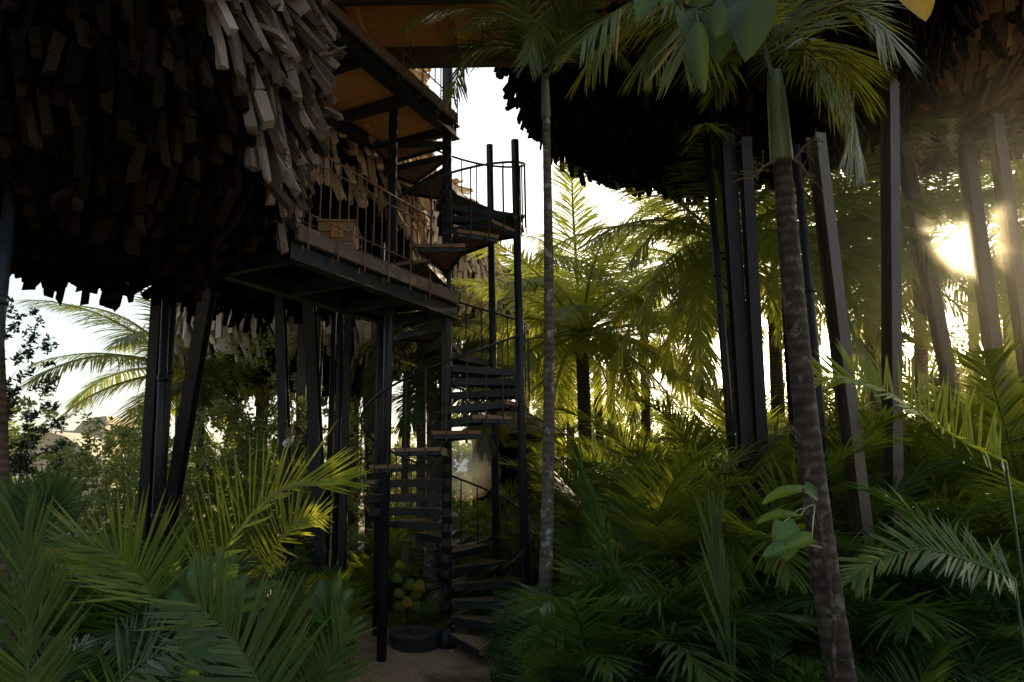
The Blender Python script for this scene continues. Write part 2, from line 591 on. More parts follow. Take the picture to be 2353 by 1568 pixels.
M['dead'] = leafmat('dry_brown_leaf', (.03, .018, .008), (.10, .06, .025), (.2, .13, .06), (.4, .22, .06), .25, .7)
VAR['dead'] = []
for e0_, me_ in VAR['areca_dark'][-4:]:
    m2 = me_.copy(); m2.name = 'dry_frond'; m2.materials[0] = M['dead']
    VAR['dead'].append((e0_, m2))


def crosses_sun(org, me, rz, sc_, wd=.095):
    ca, sa = math.cos(rz), math.sin(rz)
    for i in range(0, len(me.vertices), 9):
        v = me.vertices[i].co * sc_
        q = V((org[0] + v.x * ca - v.y * sa, org[1] + v.x * sa + v.y * ca, org[2] + v.z - CZ))
        t = q.dot(SUNLINE)
        if t > 2 and (q - SUNLINE * t).length < wd * t / 12: return True
    return False


def clump(name, loc, height, label, group=None, kind='areca', n=14, low=30, cat='palm', spread=.08, az=None):
    e = empty(name, loc, label, cat, group)
    if kind == 'areca' and height > 1.9: kind = 'areca_tall'
    a = rnd.uniform(0, 6.28)
    for i in range(n):
        a += 2.4
        az_ = a if az is None else R_(rnd.uniform(*az))
        el = 84 - (84 - low) * ((i + .5) / n) ** .9
        me = pick(kind if rnd.random() > .05 or i < 4 else 'dead', el)
        s = height * rnd.uniform(.78, 1.2) * (1.0 + .25 * (1 - math.sin(R_(el))))
        if loc[1] < 9.3:      # keep the sandy path and the foot of the stairs open
            hit = False
            for k in (.3, .55, .8, 1.05):
                x, y = loc[0] + s * k * .85 * math.cos(az_), loc[1] + s * k * .85 * math.sin(az_)
                uu = 1176 + 1568 * x / max(y, .5)
                if 800 < uu < 1150: hit = True
            if hit: continue
        if loc[0] > 3 and crosses_sun(loc, me, az_, s): continue
        put('frond', me, e, (rnd.uniform(-1, 1) * spread, rnd.uniform(-1, 1) * spread, 0),
            (rnd.uniform(-.08, .08), rnd.uniform(-.08, .08), az_), s)
    return e


def crown(parent, c, L, n, kind, lo=-28, hi=84, r=.08, az0=None, skip=None):
    a = rnd.uniform(0, 6.28) if az0 is None else az0
    for i in range(n):
        a += 2.39996
        el = hi - (hi - lo) * ((i + .5) / n) ** .85
        if skip and skip(a % 6.2832, el): continue
        me = pick(kind, el)
        pw_ = V(parent.location) + V(c)
        if pw_.x > 3 and crosses_sun(pw_, me, a, L): continue
        put('frond', me, parent, V(c) + V((math.cos(a) * r, math.sin(a) * r, rnd.uniform(-.1, .05))),
            (rnd.uniform(-.06, .06), rnd.uniform(-.06, .06), a), L * rnd.uniform(.85, 1.1))


def trunk_pts(a, b, n=24, bow=0.0):
    a, b = V(a), V(b)
    s = (b - a).cross(V((0, 1, 0))).normalized()
    return [a.lerp(b, i / n) + s * bow * math.sin(math.pi * i / n) for i in range(n + 1)]


def palm(name, base, top, r0, r1, label, L, n, kind, barkm='bark', lo=-28, hi=84, bow=0, shaft=None, group=None, ringk=.022, skip=None, az0=None, fibre=False):
    base, top = V(base), V(top)
    e = empty(name, base, label, 'palm tree', group)
    ns_ = 130
    pts = trunk_pts(base, top, ns_, bow)
    mb = MB(base)
    rad = []
    nxt = 0
    for i in range(ns_ + 1):
        t = i / ns_
        r = r0 + (r1 - r0) * t + .3 * r0 * math.exp(-t * 14)
        scar = 1.0
        if i >= nxt:
            scar, nxt = 1 + ringk * rnd.uniform(.6, 2.0), i + rnd.choice((2, 2, 3, 3, 4, 5))
        rad.append(r * scar * (1 + .012 * rnd.uniform(-1, 1)))
    mb.tube(pts, rad, 14)
    mb.obj('trunk', M[barkm], e, True)
    if shaft:
        mb = MB(base)
        d = (pts[-1] - pts[-4]).normalized()
        pr = [(0, 1.1), (.03, 1.24), (.15, 1.25), (.4, 1.16), (.75, 1.05), (1.0, .82)]
        mb.tube([top + d * shaft * z for z, r in pr], [r1 * r for z, r in pr], 16)
        mb.obj('crownshaft', M['crownshaft'], e, True)
        ctop = top + d * shaft * .98
    else:
        ctop = top
    if fibre:
        mb = MB(base)
        for k in range(26):
            a = rnd.uniform(0, 6.28); el = rnd.uniform(-.9, .8)
            q = ctop + V((math.cos(a) * .1, math.sin(a) * .1, -.15 + el * .2))
            d = V((math.cos(a), math.sin(a), el)).normalized()
            mb.bar(q, q + d * rnd.uniform(.18, .42), rnd.uniform(.05, .1), .025, UP, .03, .4)
        mb.obj('leaf_base', M['fibre'], e)
        for k in range(7):
            a = rnd.uniform(3.4, 6.1)
            mb = MB(base)
            c = ctop + V((math.cos(a) * .26, math.sin(a) * .26, -.28 - rnd.uniform(0, .2)))
            mb.lathe([(.01, -.13), (.07, -.09), (.1, 0), (.08, .08), (.01, .12)], c, 10)
            mb.obj('coconut', M['crownshaft'], e, True)
    crown(e, ctop - base, L, n, kind, lo, hi, r1 * .6, az0, skip)
    return e


def leaf_blade(mb, a, b, W, nrm, curl=.12, fold=.25, shape='oval', seg=8, wave=.0):
    """one broad leaf from a to b"""
    a, b = V(a), V(b)
    T = (b - a)
    L = T.length
    T.normalize()
    S = T.cross(V(nrm)).normalized()
    Nn = S.cross(T).normalized()
    q, fs = [], []
    for i in range(seg + 1):
        t = i / seg
        if shape == 'heart':
            wd = (math.sin(math.pi * min(1, (t + .16) / 1.16)) ** .62) if t < .98 else 0
            wd *= 1 - .25 * t * t
        elif shape == 'paddle':
            wd = math.sin(math.pi * t ** 1.7) ** .7 * .97 + .06 * (1 - t)
        else:
            wd = math.sin(math.pi * (t * .96 + .02)) ** .75
        c = a + T * L * t + Nn * (-curl * L * (t - .5) ** 2 * 4 + curl * L)
        for j in (-1, -.5, 0, .5, 1):
            wv = wave * L * math.sin(t * 14 + j * 2)
            back = -.10 * L * (abs(j)) * (1 - t) ** 3 if shape == 'heart' else 0
            q.append(c + S * (j * wd * W / 2) + Nn * (fold * (abs(j) ** 1.3) * wd * W / 2 + wv * abs(j)) + T * back)
    n0, tb = len(mb.t), mb.tone
    for i in range(seg):
        for j in range(4):
            fs.append((i * 5 + j, i * 5 + j + 1, (i + 1) * 5 + j + 1, (i + 1) * 5 + j))
    mb.add(q, fs)
    for i in range(seg + 1):
        for j in range(5):
            mb.t[n0 + i * 5 + j] = min(1, max(0, tb + (.42, -.05 + .24 * (i % 2), -.2)[0 if j == 2 else (1 if j in (1, 3) else 2)] + rnd.gauss(0, .05)))


def leafcloud(mb, c, rr, nclump, per, size, skew=0, gap=.0, seed=1):
    c = V(c)
    rs = random.Random(seed)
    for k in range(nclump):
        while True:
            d = V((rs.uniform(-1, 1), rs.uniform(-1, 1), rs.uniform(-1, 1)))
            if d.length <= 1 and d.length > .25: break
        if noise.noise(V((d.x * 1.9 + seed, d.y * 1.9, d.z * 1.9))) < gap - .12: continue
        o = c + V((d.x * rr[0], d.y * rr[1], d.z * rr[2]))
        dirn = (d + V((rs.gauss(0, .35), rs.gauss(0, .35), rs.gauss(.25, .3)))).normalized()
        ln = rs.uniform(.25, .6) * min(rr) * .45
        tb = .5 + rs.gauss(0, .12)
        for i in range(per):
            t = rs.random()
            pt = o + dirn * ln * t + V((rs.gauss(0, 1), rs.gauss(0, 1), rs.gauss(0, 1))) * ln * .16
            ld_ = (dirn * .5 + V((rs.gauss(0, 1), rs.gauss(0, 1), rs.gauss(0, .7)))).normalized()
            s = size * rs.uniform(.7, 1.3)
            wv = ld_.cross(V((rs.gauss(0, 1), rs.gauss(0, 1), rs.gauss(0, 1) + .8)))
            if wv.length < .05: continue
            wv.normalize()
            mb.tone = min(1, max(0, tb + rs.gauss(0, .1)))
            if rs.random() < .008: mb.tone = 1.1
            mb.add([pt, pt + ld_ * s * .45 + wv * s * .24, pt + ld_ * s, pt + ld_ * s * .45 - wv * s * .24], [(0, 1, 2, 3)])


def tree(name, base, label, height, spread, seed, leaf=.09, nclump=330, per=26, lm='tree', cat='tree', group=None, gap=.0, flat=.42, cz=.6):
    rs = random.Random(seed)
    base = V(base)
    e = empty(name, base, label, cat, group)
    mb = MB(base)
    top = base + V((rs.uniform(-.2, .2) * spread, rs.uniform(-.2, .2) * spread, height * cz))
    mb.tube(trunk_pts(base, top, 8, rs.uniform(-.2, .2)), [.035 * height * .55 * (1 - .6 * i / 8) for i in range(9)], 7)
    for k in range(11):
        a = rs.uniform(0, 6.28)
        s0 = base.lerp(top, rs.uniform(.35, 1))
        s1 = s0 + V((math.cos(a) * spread * .55, math.sin(a) * spread * .55, height * rs.uniform(.08, .32)))
        mid = s0.lerp(s1, .5) + V((rs.uniform(-.1, .1), rs.uniform(-.1, .1), .1))
        mb.tube([s0, mid, s1], [.02 * height * .4, .013 * height * .35, .004 * height * .3], 5)
        for _ in range(3):
            s2 = s1 + V((rs.uniform(-1, 1), rs.uniform(-1, 1), rs.uniform(-.2, .8))) * spread * .3
            mb.tube([mid, mid.lerp(s2, .6) + V((0, 0, .06)), s2], [.008 * height * .3, .005 * height * .3, .002 * height * .3], 4)
    mb.obj('trunk', M['bark_grey'], e)
    mb = MB(base)
    leafcloud(mb, base + V((0, 0, height * (1 - flat))), (spread, spread, height * flat), nclump, per, leaf, seed=seed, gap=gap)
    mb.obj('crown', M[lm], e)
    return e


# ------------------------------------------------------------------ treehouse pods
def pod(name, c, prof, label, woodm, legs, rowgap=.24, plank=(.10, .045, .62), splay=.32, vary=.5, group=None, dark_below=None, shell='shingle_dark', lean=0.0, dens=1.25, hang=0.0, fringe=.2, light_side=None, inset=.10, flen=1.0):
    """prof: (r, z) outline from the bottom up; planks hang on it in overlapping rows"""
    c = V((c[0], c[1], 0))
    e = empty(name, (c.x, c.y, H(c.x, c.y)), label, 'treehouse')
    org = V(e.location)
    mb = MB(org)
    mb.lathe([(.02, prof[0][1] + .12)] + [(max(.02, r - inset), z + .04) for r, z in prof], c, 40)
    mb.obj('shell', M[shell], e)
    groups = {'upper': MB(org), 'under': MB(org)}
    if fringe:
        for rr_, zz_ in ((prof[1][0] + .04, prof[1][1] + .12), (prof[1][0] * .72 + prof[2][0] * .28 + .1, prof[1][1] + .2)):
            n = int(2 * math.pi * rr_ / fringe)
            for k in range(n):
                a = 2 * math.pi * (k + rnd.uniform(-.3, .3)) / n
                er = V((math.cos(a), math.sin(a), 0)); et = V((-math.sin(a), math.cos(a), 0))
                q = c + er * (rr_ + rnd.uniform(-.06, .06)) + V((0, 0, zz_))
                d = (V((0, 0, -1)) + er * rnd.uniform(-.05, .3) + et * rnd.gauss(.12, .12)).normalized()
                if rnd.random() < .1: d = (d + et * rnd.choice((-.8, .8))).normalized()
                groups['under'].tone = min(1, max(0, .6 + rnd.gauss(0, .2)))
                groups['under'].bar(q, q + d * flen * rnd.uniform(.35, .7), rnd.uniform(.05, .1), .04, er, .02)
    # walk along the outline
    s_acc = 0
    for (ra, za), (rb, zb) in zip(prof[:-1], prof[1:]):
        seg = math.hypot(rb - ra, zb - za)
        while s_acc < seg:
            t = s_acc / seg
            r, z = ra + (rb - ra) * t, za + (zb - za) * t
            tx, tz = (rb - ra) / seg, (zb - za) / seg        # direction up the outline
            nxr, nzr = tz, -tx                               # outward normal
            under = dark_below is not None and z < dark_below  # underside shade put into the colour: near-black planks below this height
            n = max(6, int(2 * math.pi * r / (plank[0] * dens)))
            off = rnd.random()
            for k in range(n):
                a = 2 * math.pi * (k + off + rnd.uniform(-.3, .3)) / n
                er = V((math.cos(a), math.sin(a), 0)); et = V((-math.sin(a), math.cos(a), 0))
                # light painted in: grey planks on the lit side, near-black in shade
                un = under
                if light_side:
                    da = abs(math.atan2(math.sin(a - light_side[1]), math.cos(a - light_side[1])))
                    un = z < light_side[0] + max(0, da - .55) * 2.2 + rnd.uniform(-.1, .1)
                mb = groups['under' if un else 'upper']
                rr = r + rnd.uniform(-.02, .07)
                pt = c + er * rr + V((0, 0, z + rnd.uniform(-.08, .08)))
                down = er * (-tx) + V((0, 0, -tz))           # down the outline
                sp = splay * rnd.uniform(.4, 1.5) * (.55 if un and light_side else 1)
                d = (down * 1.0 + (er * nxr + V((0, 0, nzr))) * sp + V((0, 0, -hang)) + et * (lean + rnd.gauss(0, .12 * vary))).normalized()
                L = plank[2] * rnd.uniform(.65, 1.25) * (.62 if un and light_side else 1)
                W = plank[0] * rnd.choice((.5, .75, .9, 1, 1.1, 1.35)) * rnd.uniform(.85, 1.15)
                Tk = plank[1] * rnd.uniform(.6, 1.6)
                if rnd.random() < .05 * vary:
                    d = (d + er * .9 + et * rnd.uniform(-.8, .8)).normalized()
                nn = (er * nxr + V((0, 0, nzr)) + et * rnd.gauss(0, .35 * vary)).normalized()
                mb.tone = min(1, max(0, .5 + rnd.gauss(0, .27)))
                kn = pt + d * L * rnd.uniform(.1, .3) + nn * rnd.gauss(0, .008) * vary + et * rnd.gauss(0, .006) * vary
                mb.bar(pt - d * L * .35, kn, W, Tk, nn, .008, rnd.uniform(.97, 1.03))
                mb.bar(kn - d * .004, pt + d * L * .65 + nn * rnd.gauss(0, .008), W * rnd.uniform(.95, 1.0), Tk * .96, nn, .014, rnd.uniform(.86, 1.02))
            s_acc += rowgap
        s_acc -= seg
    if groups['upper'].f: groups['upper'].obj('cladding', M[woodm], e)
    if groups['under'].f: groups['under'].obj('shaded_cladding', M['shingle_dark'], e)
    for lg in legs:
        a, b, kind, wd = lg[:4]
        mt = lg[4] if len(lg) > 4 else 'steel'
        a, b = V(a), V(b)
        mb = MB(org)
        if kind == 'pipe':
            mb.tube([a, b], wd / 2, 14)
            for t in (.3, .62):
                q = a.lerp(b, t); d = (b - a).normalized() * .03
                mb.tube([q - d, q + d], wd / 2 + .008, 14)
            po = mb.obj('pipe', M[mt], e)
            po.data.polygons.foreach_set('use_smooth', [len(f_.vertices) == 4 for f_ in po.data.polygons])
        else:
            up = V(lg[5]) if len(lg) > 5 else V((0, -1, 0))
            mb.ibeam(a, b, wd, wd * 1.15, up, .016, .012)
            q = a.lerp(b, .985)
            mb.bar(b, b + (a - b).normalized() * .03, wd * 1.6, wd * 1.7, up)
            mb.obj('leg', M[mt], e)
    return e


def leg(u1, v1, u2, v2, Y1, Y2, kind='beam', wd=.16, mt='steel', ext=0.35, up=(0, -1, 0)):
    a, b = P(u1, v1, Y1), P(u2, v2, Y2)
    d = (b - a).normalized()
    a = a - d * ext
    t = (H(b.x, b.y) - b.z) / d.z
    b = b + d * t
    b.z = H(b.x, b.y) - .05
    return (a, b, kind, wd, mt, up)


# pod beside the camera, dark underneath
PA = (-3.62, 5.25)
profA = [(.3, 3.98), (.98, 4.0), (1.25, 4.12), (1.48, 4.32), (1.68, 4.72), (1.78, 5.2), (1.83, 5.8), (1.81, 6.5), (1.7, 7.2), (1.4, 8.0), (.9, 8.6), (.1, 9.0)]
legsA = [leg(366, 655, 332, 1200, 6.9, 7.3, 'beam', .10), leg(384, 655, 358, 1200, 6.7, 7.1, 'pipe', .085), leg(402, 640, 372, 1150, 7.0, 7.3, 'pipe', .07),
         leg(484, 640, 395, 1160, 6.4, 7.4, 'beam', .115), leg(34, 330, -8, 790, 4.2, 4.2, 'pipe', .075)]
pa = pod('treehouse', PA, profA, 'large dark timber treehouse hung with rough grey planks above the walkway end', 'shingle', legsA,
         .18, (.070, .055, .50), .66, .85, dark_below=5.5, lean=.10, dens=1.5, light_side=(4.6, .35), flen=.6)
mb = MB(pa.location)
mb.tube([P(738, 128, 4.1), P(765, 124, 4.0), P(778, 114, 3.95), P(795, 108, 3.9)], [.018, .015, .012, .006], 6)
mb.obj('driftwood_branch', M['shingle'], pa)

# pod behind the walkway, sunlit side
legsB = [leg(642, 640, 662, 1230, 10.2, 10.4, 'beam', .135), leg(708, 640, 738, 1240, 9.6, 9.8, 'beam', .155),
         leg(771, 640, 752, 1220, 9.8, 9.9, 'pipe', .08), leg(786, 640, 770, 1220, 9.7, 9.8, 'pipe', .08), leg(803, 640, 788, 1220, 9.7, 9.8, 'beam', .09),
         leg(735, 660, 712, 1230, 11.2, 11.3, 'beam', .15, 'steel_brown'), leg(700, 660, 690, 1230, 12.2, 12.4, 'beam', .17, 'steel_grey')]
profB = [(.3, 5.05), (1.2, 5.12), (1.65, 5.4), (2.0, 5.75), (2.25, 6.15), (2.35, 6.7), (2.4, 7.4), (2.35, 8.2), (2.2, 9.1), (1.7, 10), (.8, 10.7), (.1, 11)]
PB = (11.4 * math.sin(R_(-20)), 11.4 * math.cos(R_(-20)))
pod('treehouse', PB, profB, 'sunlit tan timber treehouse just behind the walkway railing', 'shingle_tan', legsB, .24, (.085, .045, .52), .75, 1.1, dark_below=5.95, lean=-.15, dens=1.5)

# paler pods farther back
profE = [(.3, 4.3), (1.7, 4.35), (2.4, 4.7), (2.75, 5.1), (2.85, 5.6), (2.8, 6.4), (2.5, 7.2), (1.6, 8.2), (.1, 9)]
PE = P(690, 700, 16.0)
legsE = [leg(u, 760, u + du, 1200, Y, Y, 'beam', .2, 'steel_grey') for u, du, Y in ((610, -18, 15.2), (690, 10, 15.4), (770, 12, 15.6), (838, 22, 15.0), (862, -10, 14.6), (815, -4, 16.4))]
pod('treehouse', (PE.x, PE.y), profE, 'grey timber treehouse seen under the walkway between steel legs', 'shingle_pale', legsE, .3, (.11, .05, .7), .4, 1.0, dark_below=4.75, lean=.16, dens=1.4)
profG = [(.3, 6.2), (1.4, 6.3), (1.9, 6.8), (2.1, 7.4), (2.05, 8.3), (1.7, 9.3), (1.0, 10.2), (.1, 10.6)]
PG = P(975, 560, 19.0)
legsG = [leg(u, 640, u + du, 1080, 18.5, 18.5, 'beam', .2, 'steel_grey') for u, du in ((940, -8), (985, 6), (1012, 10))]
pod('treehouse', (PG.x + .0, PG.y), profG, 'small pale timber treehouse glimpsed behind the staircase column', 'shingle_tan', legsG, .3, (.12, .05, .7), .4, .8, lean=-.1, dens=1.4)
profH = [(.3, 4.9), (1.3, 5.0), (1.65, 5.4), (1.8, 6.0), (1.75, 6.8), (1.5, 7.6), (1.0, 8.4), (.1, 8.8)]
PH = P(1205, 760, 22.0)
legsH = [leg(u, 860, u + du, 1000, 20.5, 20.5, 'beam', .22, 'steel_grey') for u, du in ((1292, -3), (1308, 3), (1372, 6), (1402, 4), (1210, -3), (1160, -5))]
pod('treehouse', (PH.x, PH.y), profH, 'distant grey shingled treehouse between the slim palm trunk and staircase', 'thatch', legsH, .34, (.16, .06, .8), .35, .8, lean=.05, dens=1.3)

# pods over the right half
PC = (9.6 * math.sin(R_(19.0)), 9.6 * math.cos(R_(19.0)))
profC = [(.3, 6.86), (1.3, 6.88), (1.85, 6.96), (2.35, 7.16), (2.72, 7.5), (3.0, 8.1), (3.08, 8.8), (3.0, 9.8), (2.4, 11), (1.2, 12), (.1, 12.4)]
legsC = [leg(1628, 365, 1692, 1160, 8.6, 8.7, 'pipe', .10), leg(1672, 370, 1722, 1140, 8.3, 8.4, 'beam', .16), leg(1714, 380, 1752, 1100, 8.1, 8.3, 'beam', .13),
         leg(1835, 400, 1872, 800, 7.4, 7.4, 'pipe', .09), leg(1882, 380, 1955, 1000, 7.0, 7.0, 'beam', .135, 'steel_brown', .35, (.35, -1, 0)),
         leg(1800, 400, 1838, 1000, 9.5, 9.5, 'beam', .2)]
pod('treehouse', PC, profC, 'large dark timber treehouse with a fringe of hanging planks above the coconut palm', 'shingle_dark', legsC, .23, (.09, .045, .62), .75, .7, lean=.05, hang=.2, dens=1.75, inset=.2)
PD = (12.5 * math.sin(R_(35.5)), 12.5 * math.cos(R_(35.5)))
profD = [(.3, 7.9), (2.1, 7.92), (2.7, 8.1), (3.1, 8.5), (3.25, 9.1), (3.2, 9.9), (2.8, 11), (1.9, 12.4), (.1, 13)]
legsD = [leg(2043, 80, 2048, 820, 7.8, 7.8, 'beam', .14, 'steel_brown', .2, (.3, -1, 0)), leg(2082, 380, 2165, 790, 10.4, 10.2, 'beam', .16, 'steel_brown'), leg(2225, 380, 2290, 860, 10.0, 10.0, 'beam', .17, 'steel_brown'),
         leg(2292, 320, 2350, 760, 9.2, 9.2, 'beam', .15, 'steel_brown')]
pod('treehouse', PD, profD, 'brown timber treehouse in haze on leaning brown legs above the low sun', 'shingle_brown', legsD, .28, (.11, .05, .66), .4, .6, hang=.25)

# ------------------------------------------------------------------ spiral staircase
CX, CY = -.86, 8.85
ST = empty('spiral_staircase', (CX, CY, 0), 'dark steel spiral staircase with timber treads climbing past two walkways', 'staircase')


def smooth_sides(o):
    o.data.polygons.foreach_set('use_smooth', [len(q.vertices) == 4 for q in o.data.polygons])
    return o


def spart(name, mb, m_): return mb.obj(name, M[m_], ST)


mb = MB(ST.location)
mb.tube([(CX, CY, -.05), (CX, CY, 8.35)], .066, 24)
smooth_sides(spart('centre_column', mb, 'steel'))
mb = MB(ST.location); mb.tube([(CX, CY, -.02), (CX, CY, .3)], .1, 24); smooth_sides(spart('column_base', mb, 'steel'))


def post(name, u1, v1, u2, v2, Y, rad, top_ext=0.0):
    a, b = P(u1, v1, Y), P(u2, v2, Y)
    d = (b - a).normalized()
    b = b + d * ((-.05 - b.z) / d.z)
    mb = MB(ST.location)
    mb.tube([a - d * top_ext, b], rad, 20)
    return smooth_sides(spart(name, mb, 'steel'))


post('support_post', 905, 225, 876, 1533, 8.22, .058)
post('support_post', 1183, 323, 1203, 1170, 8.45, .052)
post('support_post', 1125, 334, 1140, 1230, 9.75, .052)
post('support_post', 876, 560, 868, 1230, 9.3, .055)

RI, RO, RH = .07, 1.02, 1.08


def tread(an, z):
    a = R_(an)
    hw = R_(15.5)
    org = V((CX, CY, z))
    mb = MB(ST.location)
    pts = []
    for zz in (z - .042, z):
        for r, k in ((RI, -1.9), (.5, -1.07), (RO, -1), (RO, 0), (RO, 1), (.5, 1.07), (RI, 1.9)):
            rr = r / math.cos(hw) if (r == RO and k) else r
            aa = a + hw * k * (.99 if r == RO else 1)
            j = rnd.uniform(-.006, .006)
            pts.append(V((CX + rr * math.cos(aa), CY + rr * math.sin(aa), zz + j)))
    n = 7
    fs = [tuple(range(n - 1, -1, -1)), tuple(range(n, 2 * n))] + [(i, (i + 1) % n, (i + 1) % n + n, i + n) for i in range(n)]
    mb.tone = rnd.uniform(.25, .75)
    mb.add(pts, fs)
    t = mb.obj('tread', M['treadwood'], ST)
    mb = MB(ST.location)
    e = lambda r, aa, zz: V((CX + r * math.cos(aa), CY + r * math.sin(aa), zz))
    zb = z - .042
    mb.bar(e(.08, a - hw * 1.75, zb), e(RO * 1.0, a - hw * 1.02, zb), .014, .088)
    mb.bar(e(.08, a + hw * 1.75, zb), e(RO * 1.0, a + hw * 1.02, zb), .014, .088)
    mb.bar(e(RO * 1.005, a - hw * .95, zb), e(RO * 1.005, a + hw * .95, zb), .014, .088)
    mb.tube([e(0, a, z - .10), e(0, a, z)], .068, 16)
    mb.obj('tread_frame', M['steel'], t)


low = [(180 + 25.4 * (k - 9), .183 * (k + 1) + .06) for k in range(23)]
upp = [(272 + 25.4 * j, 4.85 + .183 * j) for j in range(-1, 11)]
for an, z in low + upp: tread(an, z)


def helix(flight, skip0=0, skip1=0):
    fl = flight[skip0:len(flight) - skip1]
    pts = []
    n = 6
    for (a0, z0), (a1, z1) in zip(fl[:-1], fl[1:]):
        for i in range(n):
            t = i / n
            a = R_(a0 + (a1 - a0) * t)
            pts.append(V((CX + RH * math.cos(a), CY + RH * math.sin(a), z0 + (z1 - z0) * t + .84)))
    mb = MB(ST.location)
    mb.tube(pts, .016, 8)
    smooth_sides(spart('handrail', mb, 'rust' if skip0 == 99 else 'steel'))
    for i, (a0, z0) in enumerate(fl):
        for dk in (-.25, .25):
            a = R_(a0 + 25.4 * dk)
            c = V((CX + RH * math.cos(a), CY + RH * math.sin(a), 0))
            zt = z0 + .84 + .183 * dk
            if i == len(fl) - 1 and dk > 0: continue
            inn = V((-math.cos(a), -math.sin(a), 0)) * .06
            mb = MB(ST.location)
            mb.tube([c + UP * (zt), c + UP * (z0 - .12), c + inn + UP * (z0 - .14), c + inn + UP * (z0 - .05)], .0095, 6)
            spart('baluster', mb, 'steel')


helix(low)
helix([(221, 4.48)] + upp)

# ------------------------------------------------------------------ walkways
DA = V((-.434, -.901, 0)).normalized()    # along the walkway, away from the staircase
DN = V((-.901, .434, 0)).normalized()     # across it, away from the camera


def walkway(label, z, start, length, width, rail_len, woodm, name='walkway', rail_far=True, joist=True):
    o = V((start[0], start[1], z))
    e = empty(name, o, label, 'walkway')
    mb = MB(o)
    n = int(length / .145)
    for i in range(n):
        q = o + DA * (.145 * (i + .5)) + UP * rnd.uniform(-.004, .004)
        mb.tone = rnd.uniform(.2, .8)
        mb.bar(q - DN * .06, q + DN * (width + .06), .136, .04, UP, .004)
    mb.obj('deck_boards', M[woodm], e)
    for k, off in ((0, 0), (1, width)):
        mb = MB(o)
        q = o + DN * off - UP * .25
        mb.ibeam(q - DA * .14, q + DA * length, .13, .2, UP)
        mb.obj('beam', M['steel'], e)
        mb = MB(o)
        q = o + DN * (off + (-.075 if k == 0 else .075)) - UP * .09
        mb.bar(q - DA * .03, q + DA * length, .045, .13, UP, .003)
        mb.obj('fascia', M[woodm], e)
    for i in range(int(length / .95) + 1):
        mb = MB(o)
        q = o + DA * (.06 + .95 * i) - UP * .29
        mb.bar(q + DN * .07, q + DN * (width - .07), .07, .14)
        mb.obj('joist', M['steel'], e)
    mb = MB(o)
    mb.bar(o - UP * .165 + DN * width / 2 - DN * 0 + DA * .02, o - UP * .165 + DN * width / 2 + DA * length, width - .1, .022, UP)
    mb.obj('soffit', M['softwood' if 'upper' in label else 'shingle_dark'], e)
    return e


def rail(e, o, s0, s1, off, hgt=.80, step=.135, m_='rust', hook=.24):
    a = o + DA * s0 + DN * off
    b = o + DA * s1 + DN * off
    r = MB(o)
    r.tube([a + UP * hgt, b + UP * hgt], .013, 8)
    r.tube([a + UP * .12, b + UP * .12], .009, 6)
    r.tube([a + UP * (hgt - .13), b + UP * (hgt - .13)], .009, 6)
    ro = smooth_sides(r.obj('railing', M[m_], e))
    n = int((s1 - s0) / step)
    inn = DN * (.07 if off < 0 else -.07)
    for i in range(n + 1):
        c = a.lerp(b, i / n)
        r = MB(o)
        lw = -hook if i % 3 == 0 else .1
        pts = [c + UP * hgt, c + UP * lw]
        if lw < 0: pts += [c + inn + UP * (lw - .015), c + inn + UP * (lw + .06)]
        r.tube(pts, .0085, 6)
        r.obj('baluster', M[m_], ro)


LO = V((-.80, 8.83, 4.5))
wl = walkway('dark steel and plank walkway with crate leading into the nearest treehouse', 4.5, LO, 2.95, .98, 3, 'deckwood')
rail(wl, LO, .72, 2.85, -.13)
rail(wl, LO, .5, 2.6, 1.11, hook=0)
UO = V((-.80, 8.83, 7.1))
wu = walkway('upper steel walkway with warm brown underside above the railings', 7.1, UO, 3.6, 1.22, 3, 'deckwood')
rail(wu, UO, .05, 1.35, -.13)
rail(wu, UO, .05, 1.35, 1.35, hook=0)

# covered deck at the top of the frame
TO = V((-1.2, 7.0, 7.2))
e = empty('platform', TO, 'dark brown timber platform and beams overhead at the top of the staircase', 'platform')
mb = MB(TO)
for i in range(20):
    mb.tone = rnd.uniform(.2, .8)
    mb.box((-3.1, 4.3 + i * .18, 7.45 + rnd.uniform(0, .004)), (1.7, 4.3 + i * .18 + .172, 7.49))
mb.obj('deck_boards', M['softwood'], e)
mb = MB(TO); mb.box((-3.15, 7.8, 7.22), (1.75, 7.92, 7.48)); mb.obj('edge_beam', M['steel_brown'], e)
for x in (-2.5, -1.75, -.55, .4):
    mb = MB(TO); mb.box((x - .05, 4.3, 7.27), (x + .05, 7.79, 7.445)); mb.obj('joist', M['softwood'], e)
for y in (5.3, 6.55):
    mb = MB(TO); mb.box((-3.15, y, 7.16), (1.7, y + .08, 7.265)); mb.obj('cross_beam', M['steel_brown'], e)
mb = MB(TO); mb.bar((-2.4, 7.7, 7.22), (-1.3, 4.9, 7.22), .12, .07); mb.obj('brace', M['softwood'], e)

